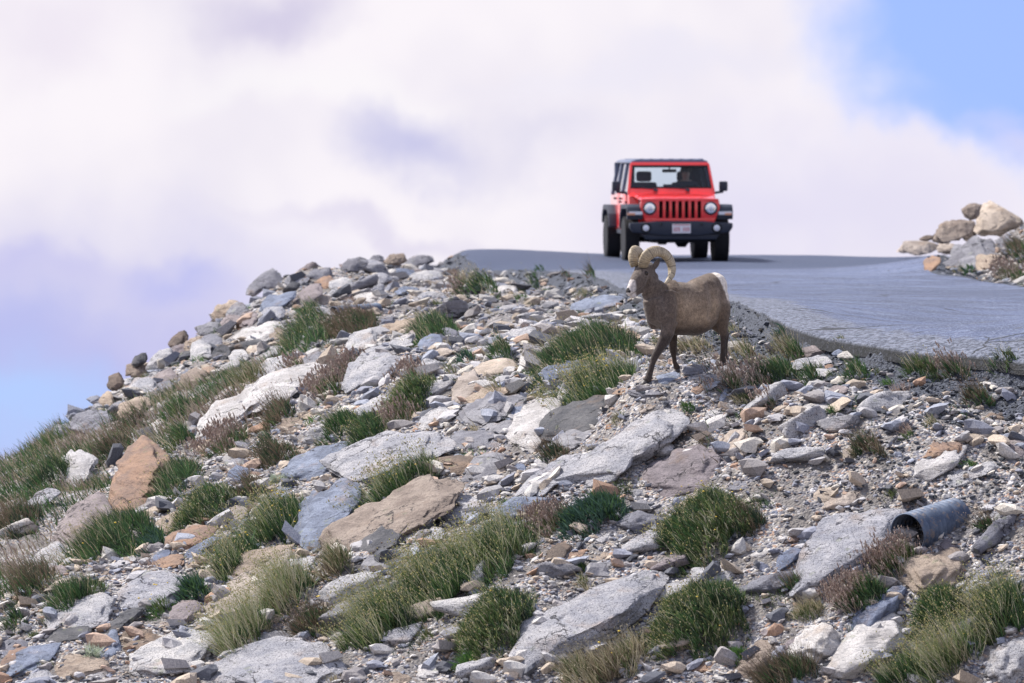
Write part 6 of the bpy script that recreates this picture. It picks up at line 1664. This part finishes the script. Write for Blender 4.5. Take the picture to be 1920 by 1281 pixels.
# ------------------------------------------------------------------ corrugated drain pipes
def culvert(px, py, pyg, R_, L_, ax, label):
    d = hit(px, pyg); c = at(px, py + R_ * 14, d + R_ * .3); ax = np.array(ax, float); ax /= np.linalg.norm(ax)
    sd_ = np.cross(ax, (0, 0, 1)); sd_ /= np.linalg.norm(sd_); up = np.cross(sd_, ax)
    n, m = 64, 90; V = []
    def ring(t, r): return [c + ax * t + (sd_ * math.cos(a) + up * math.sin(a)) * r for a in np.linspace(0, 2 * math.pi, n, endpoint=False)]
    pitch_ = R_ * .34
    rows = []
    for i in range(m): t_ = L_ * (1 - i / (m - 1)); rows.append((t_, R_ + R_ * .055 * math.sin(2 * math.pi * t_ / pitch_) * min(1, t_ / .03)))
    rows.append((-.004, R_ * 1.045)); rows.append((-.008, R_ * 1.0)); rows.append((.004, R_ * .955))
    for i in range(1, m): t_ = L_ * i / (m - 1); rows.append((t_, R_ * .965 + R_ * .055 * math.sin(2 * math.pi * t_ / pitch_) * min(1, t_ / .03)))
    for t_, r_ in rows: V += ring(t_, r_)
    k = len(rows); F = np.array([[i * n + j, i * n + (j + 1) % n, (i + 1) * n + (j + 1) % n, (i + 1) * n + j] for i in range(k - 1) for j in range(n)], np.int32)
    endc = np.array([[(k - 1) * n + j for j in range(n)]], np.int32)
    m_, t, b = new_mat("galvanised_steel"); co = t.new('ShaderNodeTexCoord').outputs['Object']
    nz = t.noise(co, 9, 5, .65); cc = t.mix(t.ramp(nz, .35, .65), (.045, .065, .11, 1), (.10, .13, .19, 1))
    cc = t.mix(t.ramp(t.noise(co, 13, 5, .75), .52, .64, 0, .75), cc, (.20, .16, .14, 1))
    t.l.new(cc, b.inputs['Base Color']); b.inputs['Metallic'].default_value = .35; b.inputs['Roughness'].default_value = .62
    o = mesh_np("drain_pipe", np.array(V) - c, [F, endc], m_, smooth=True); o.location = c
    tag(o, label, "drain pipe")
culvert(1702, 999, 1038, .205, .80, (.66, .74, .15), "large corrugated grey-blue drain pipe jutting from the stony bank")
culvert(626, 588, 600, .105, .75, (.80, .60, .05), "small dark drain pipe poking out above the long green tussock")
# ------------------------------------------------------------------ pale thistles
def thistle(px, py, r, label, seed):
    rng = np.random.RandomState(seed); d = hit(px, py); c0 = at(px, py, d); n = 60
    th = rng.uniform(0, 6.28, n); el = rng.uniform(.25, 1.3, n)
    D = np.c_[np.cos(th) * np.cos(el), np.sin(th) * np.cos(el), np.sin(el)]
    P = np.zeros((n, 3)) + rng.normal(0, .008, (n, 3))
    V, F, C, tp = blades(P, D, r * rng.uniform(.6, 1.1, n), .020 * np.ones(n), pick('pale', n, rng), rng, .3)
    # spines along each leaf
    k = 9; q = np.repeat(np.arange(n), k); f_ = np.tile(np.linspace(.25, .95, k), n)
    P2 = P[q] + D[q] * (r * .9 * f_)[:, None]; D2 = rng.normal(size=(n * k, 3)) + D[q]; D2 /= np.linalg.norm(D2, axis=1)[:, None]
    V2, F2, C2, _ = blades(P2, D2, .03 * np.ones(n * k), .006 * np.ones(n * k), pick('pale', n * k, rng), rng, .1, None, 1)
    o = mesh_np("thistle", np.concatenate([V, V2]), [F, F2 + len(V)], LEAF, cols=np.concatenate([C, C2])); o.location = c0
    tag(o, label, "thistle")
thistle(172, 1238, .17, "pale spiky thistle beside the angular tan wedge, lower left", 1)
thistle(522, 908, .13, "pale spiky thistle just above the yellow-flowered tussock, left of the pale slab", 2)
# ------------------------------------------------------------------ labels that single each thing out
LM = [(500,515,"the crowning skyline boulder"),(430,580,"the rounded skyline boulder"),(333,635,"the square skyline block"),(262,675,"the dark skyline cap stone"),(213,715,"the brown skyline overhang"),
 (170,790,"the low grey skyline boulder"),(250,765,"the smooth pale tan boulder"),(480,625,"the pinkish far slab"),(577,555,"the far mauve boulder"),(560,630,"the pale boulder in the grass"),(490,745,"the long hollowed slab"),
 (265,890,"the tall rust-stained boulder"),(135,880,"the cracked white boulder"),(545,795,"the flat tan stone"),(625,590,"the small drain pipe"),(700,560,"the whitish far slab"),(675,640,"the smooth light grey boulder"),(745,610,"the long tan boulder"),
 (800,645,"the dark blue-grey boulder"),(815,610,"the upright green tussock"),(695,700,"the pale green-grey boulder"),(860,715,"the arched cream boulder"),(780,755,"the slanting dark tussock"),(910,755,"the central grey boulder"),
 (890,830,"the overhanging brown-grey slab"),(1000,805,"the jagged cream-white boulder"),(1105,785,"the big dark grey boulder"),(1160,575,"the smooth blue-grey slab"),(950,540,"the whitish bank stone"),(1090,650,"the tussock beside the ram"),(1120,720,"the budding tussock by the ram"),
 (790,815,"the bright orange stone"),(1165,850,"the great granite slab"),(1010,890,"the long parallel slab"),(845,870,"the rust-brown rock"),(610,960,"the flat-faced bluish slab"),(730,865,"the long pale slab"),(740,950,"the massive tan boulder"),
 (845,945,"the speckled granite boulder"),(690,1010,"the rough dark rock"),(730,1050,"the long dark-bottomed slab"),(1100,1150,"the huge smooth pale slab"),(1130,1060,"the reddish brown stone"),(1115,980,"the blue-green shrub"),(1120,1005,"the white flat stone"),
 (1285,890,"the big mauve boulder"),(1380,840,"the rounded cream stone"),(1530,765,"the lone flat white stone"),(1755,870,"the white and tan boulder"),(1580,1040,"the square pale boulder"),(1745,1080,"the smooth beige boulder"),(1740,990,"the large drain pipe"),
 (1620,1230,"the long white slab"),(1530,1210,"the white granite block"),(1315,1170,"the biggest green tussock"),(1320,1000,"the round green tussock"),(1890,1240,"the corner granite boulder"),(150,970,"the large purple-grey boulder"),(350,1010,"the pinkish round-nosed rock"),
 (450,1120,"the long pointed tan slab"),(345,1160,"the mauve pyramid rock"),(280,1115,"the domed pale boulder"),(150,1150,"the rough granite slab"),(270,1200,"the brown wedge rock"),(150,1250,"the angular tan wedge"),(330,1230,"the wide pale slab"),(50,1240,"the rough bluish slab"),(30,1220,"the orange-tan corner slab"),
 (415,1238,"the balanced orange stone"),(520,1250,"the speckled bottom slab"),(590,865,"the long bluish slab"),(480,1150,"the tall seeded grass"),(840,1100,"the biggest flowering tussock"),(935,1180,"the shrubby green tussock"),(750,910,"the central flowering tussock"),(425,835,"the red-tipped tussock"),
 (620,635,"the long far tussock"),(215,1030,"the broad left tussock"),(520,980,"the yellow-flowered tussock"),(330,910,"the dark tussock mid left"),(1720,465,"the low pale ledge"),(1790,435,"the rounded roadside boulder"),(1880,420,"the top roadside boulder"),(1800,480,"the leaning roadside slab"),
 (1520,685,"the verge rock dome"),(1310,700,"the rock beneath the ram"),(1215,710,"the ram's leading hoof"),(1355,695,"the ram's hind hooves"),(1797,700,"the tall reddish verge tuft"),(1450,705,"the dark verge tussock"),(1650,1080,"the pink-headed grass"),(900,548,"the green bank tuft"),(1250,490,"the ram's horns"),(750,480,"the far crest of the hill"),(640,500,"the far ridge shoulder")]
LMA = np.array([[a, b] for a, b, _ in LM], float)
def direction(dx, dy):
    if abs(dx) > 2.2 * abs(dy): return "right of" if dx > 0 else "left of"
    if abs(dy) > 2.2 * abs(dx): return "below" if dy > 0 else "above"
    return ("lower " if dy > 0 else "upper ") + ("right of" if dx > 0 else "left of")
used = set(o.get("label", "").lower() for o in bpy.data.objects)
def unique_label(head, px, py, own=None):
    d = np.hypot(LMA[:, 0] - px, (LMA[:, 1] - py) * 1.2); order = np.argsort(d); order = [i for i in order if d[i] > 14]
    def rel(i):
        return direction(px - LMA[i, 0], py - LMA[i, 1]) + " " + LM[i][2]
    for h in head:
        for i in order[:2]:
            lab = f"{h} {rel(i)}"
            if lab.lower() not in used and len(lab.split()) <= 16: used.add(lab.lower()); return lab
        for i, j in ((0, 1), (0, 2), (1, 2), (0, 3), (1, 3), (2, 3)):
            lab = f"{h} {rel(order[i])}, {rel(order[j])}"
            if lab.lower() not in used and len(lab.split()) <= 16: used.add(lab.lower()); return lab
    return None
SHW = {'G': ("grey", "rock"), 'B': ("blue-grey", "stone"), 'P': ("pale granite", "rock"), 'W': ("whitish", "stone"), 'T': ("tan", "rock"), 'O': ("orange", "stone"), 'K': ("dark", "rock"), 'M': ("mauve-grey", "rock"), 'C': ("cream", "stone"), 'N': ("brown", "rock")}
for o, px, py, w_, h_, code in HAND:
    o["category"] = "rock"; o["group"] = "rocks of the stony slope" if px < 1300 or py > 560 else "rocks beside the road"
    if o.get("label"): continue
    c_, k_ = SHW[code]; sz = "tiny" if w_ < 25 else "small" if w_ < 45 else "middling" if w_ < 80 else "broad"
    sh = "flat" if w_ > 2.1 * h_ else "upright" if h_ > w_ else "blocky" if w_ < 1.35 * h_ else "angular"
    o["label"] = unique_label([f"{sz} {sh} {c_} {k_}", f"{sz} {c_} {sh} {k_} lying"], px, py) or f"{sz} {sh} {c_} {k_} among the loose stones"
PH = {'H': 'green shrubby cushion', 'G': "green grass tussock", 'S': "flowering grass tussock", 'R': "reddish dry tussock", 'T': "straw-coloured grass tuft", 'D': "dark brownish tussock", 'M': "bright green cushion plant", 'Y': "olive dry cushion plant", 'B': "blue-green leafy plant", 'V': "pale seeded grass patch"}
for o, px, py, a, b, kind, lab in PLANTS:
    o["category"] = PCAT[kind]; o["group"] = "tussocks and low plants on the slope"
    sz = "tiny" if a < 14 else "small" if a < 26 else "middling" if a < 50 else "wide"
    o["label"] = lab or unique_label([f"{sz} {PH[kind]}"], px, py) or f"{sz} {PH[kind]} between stones"
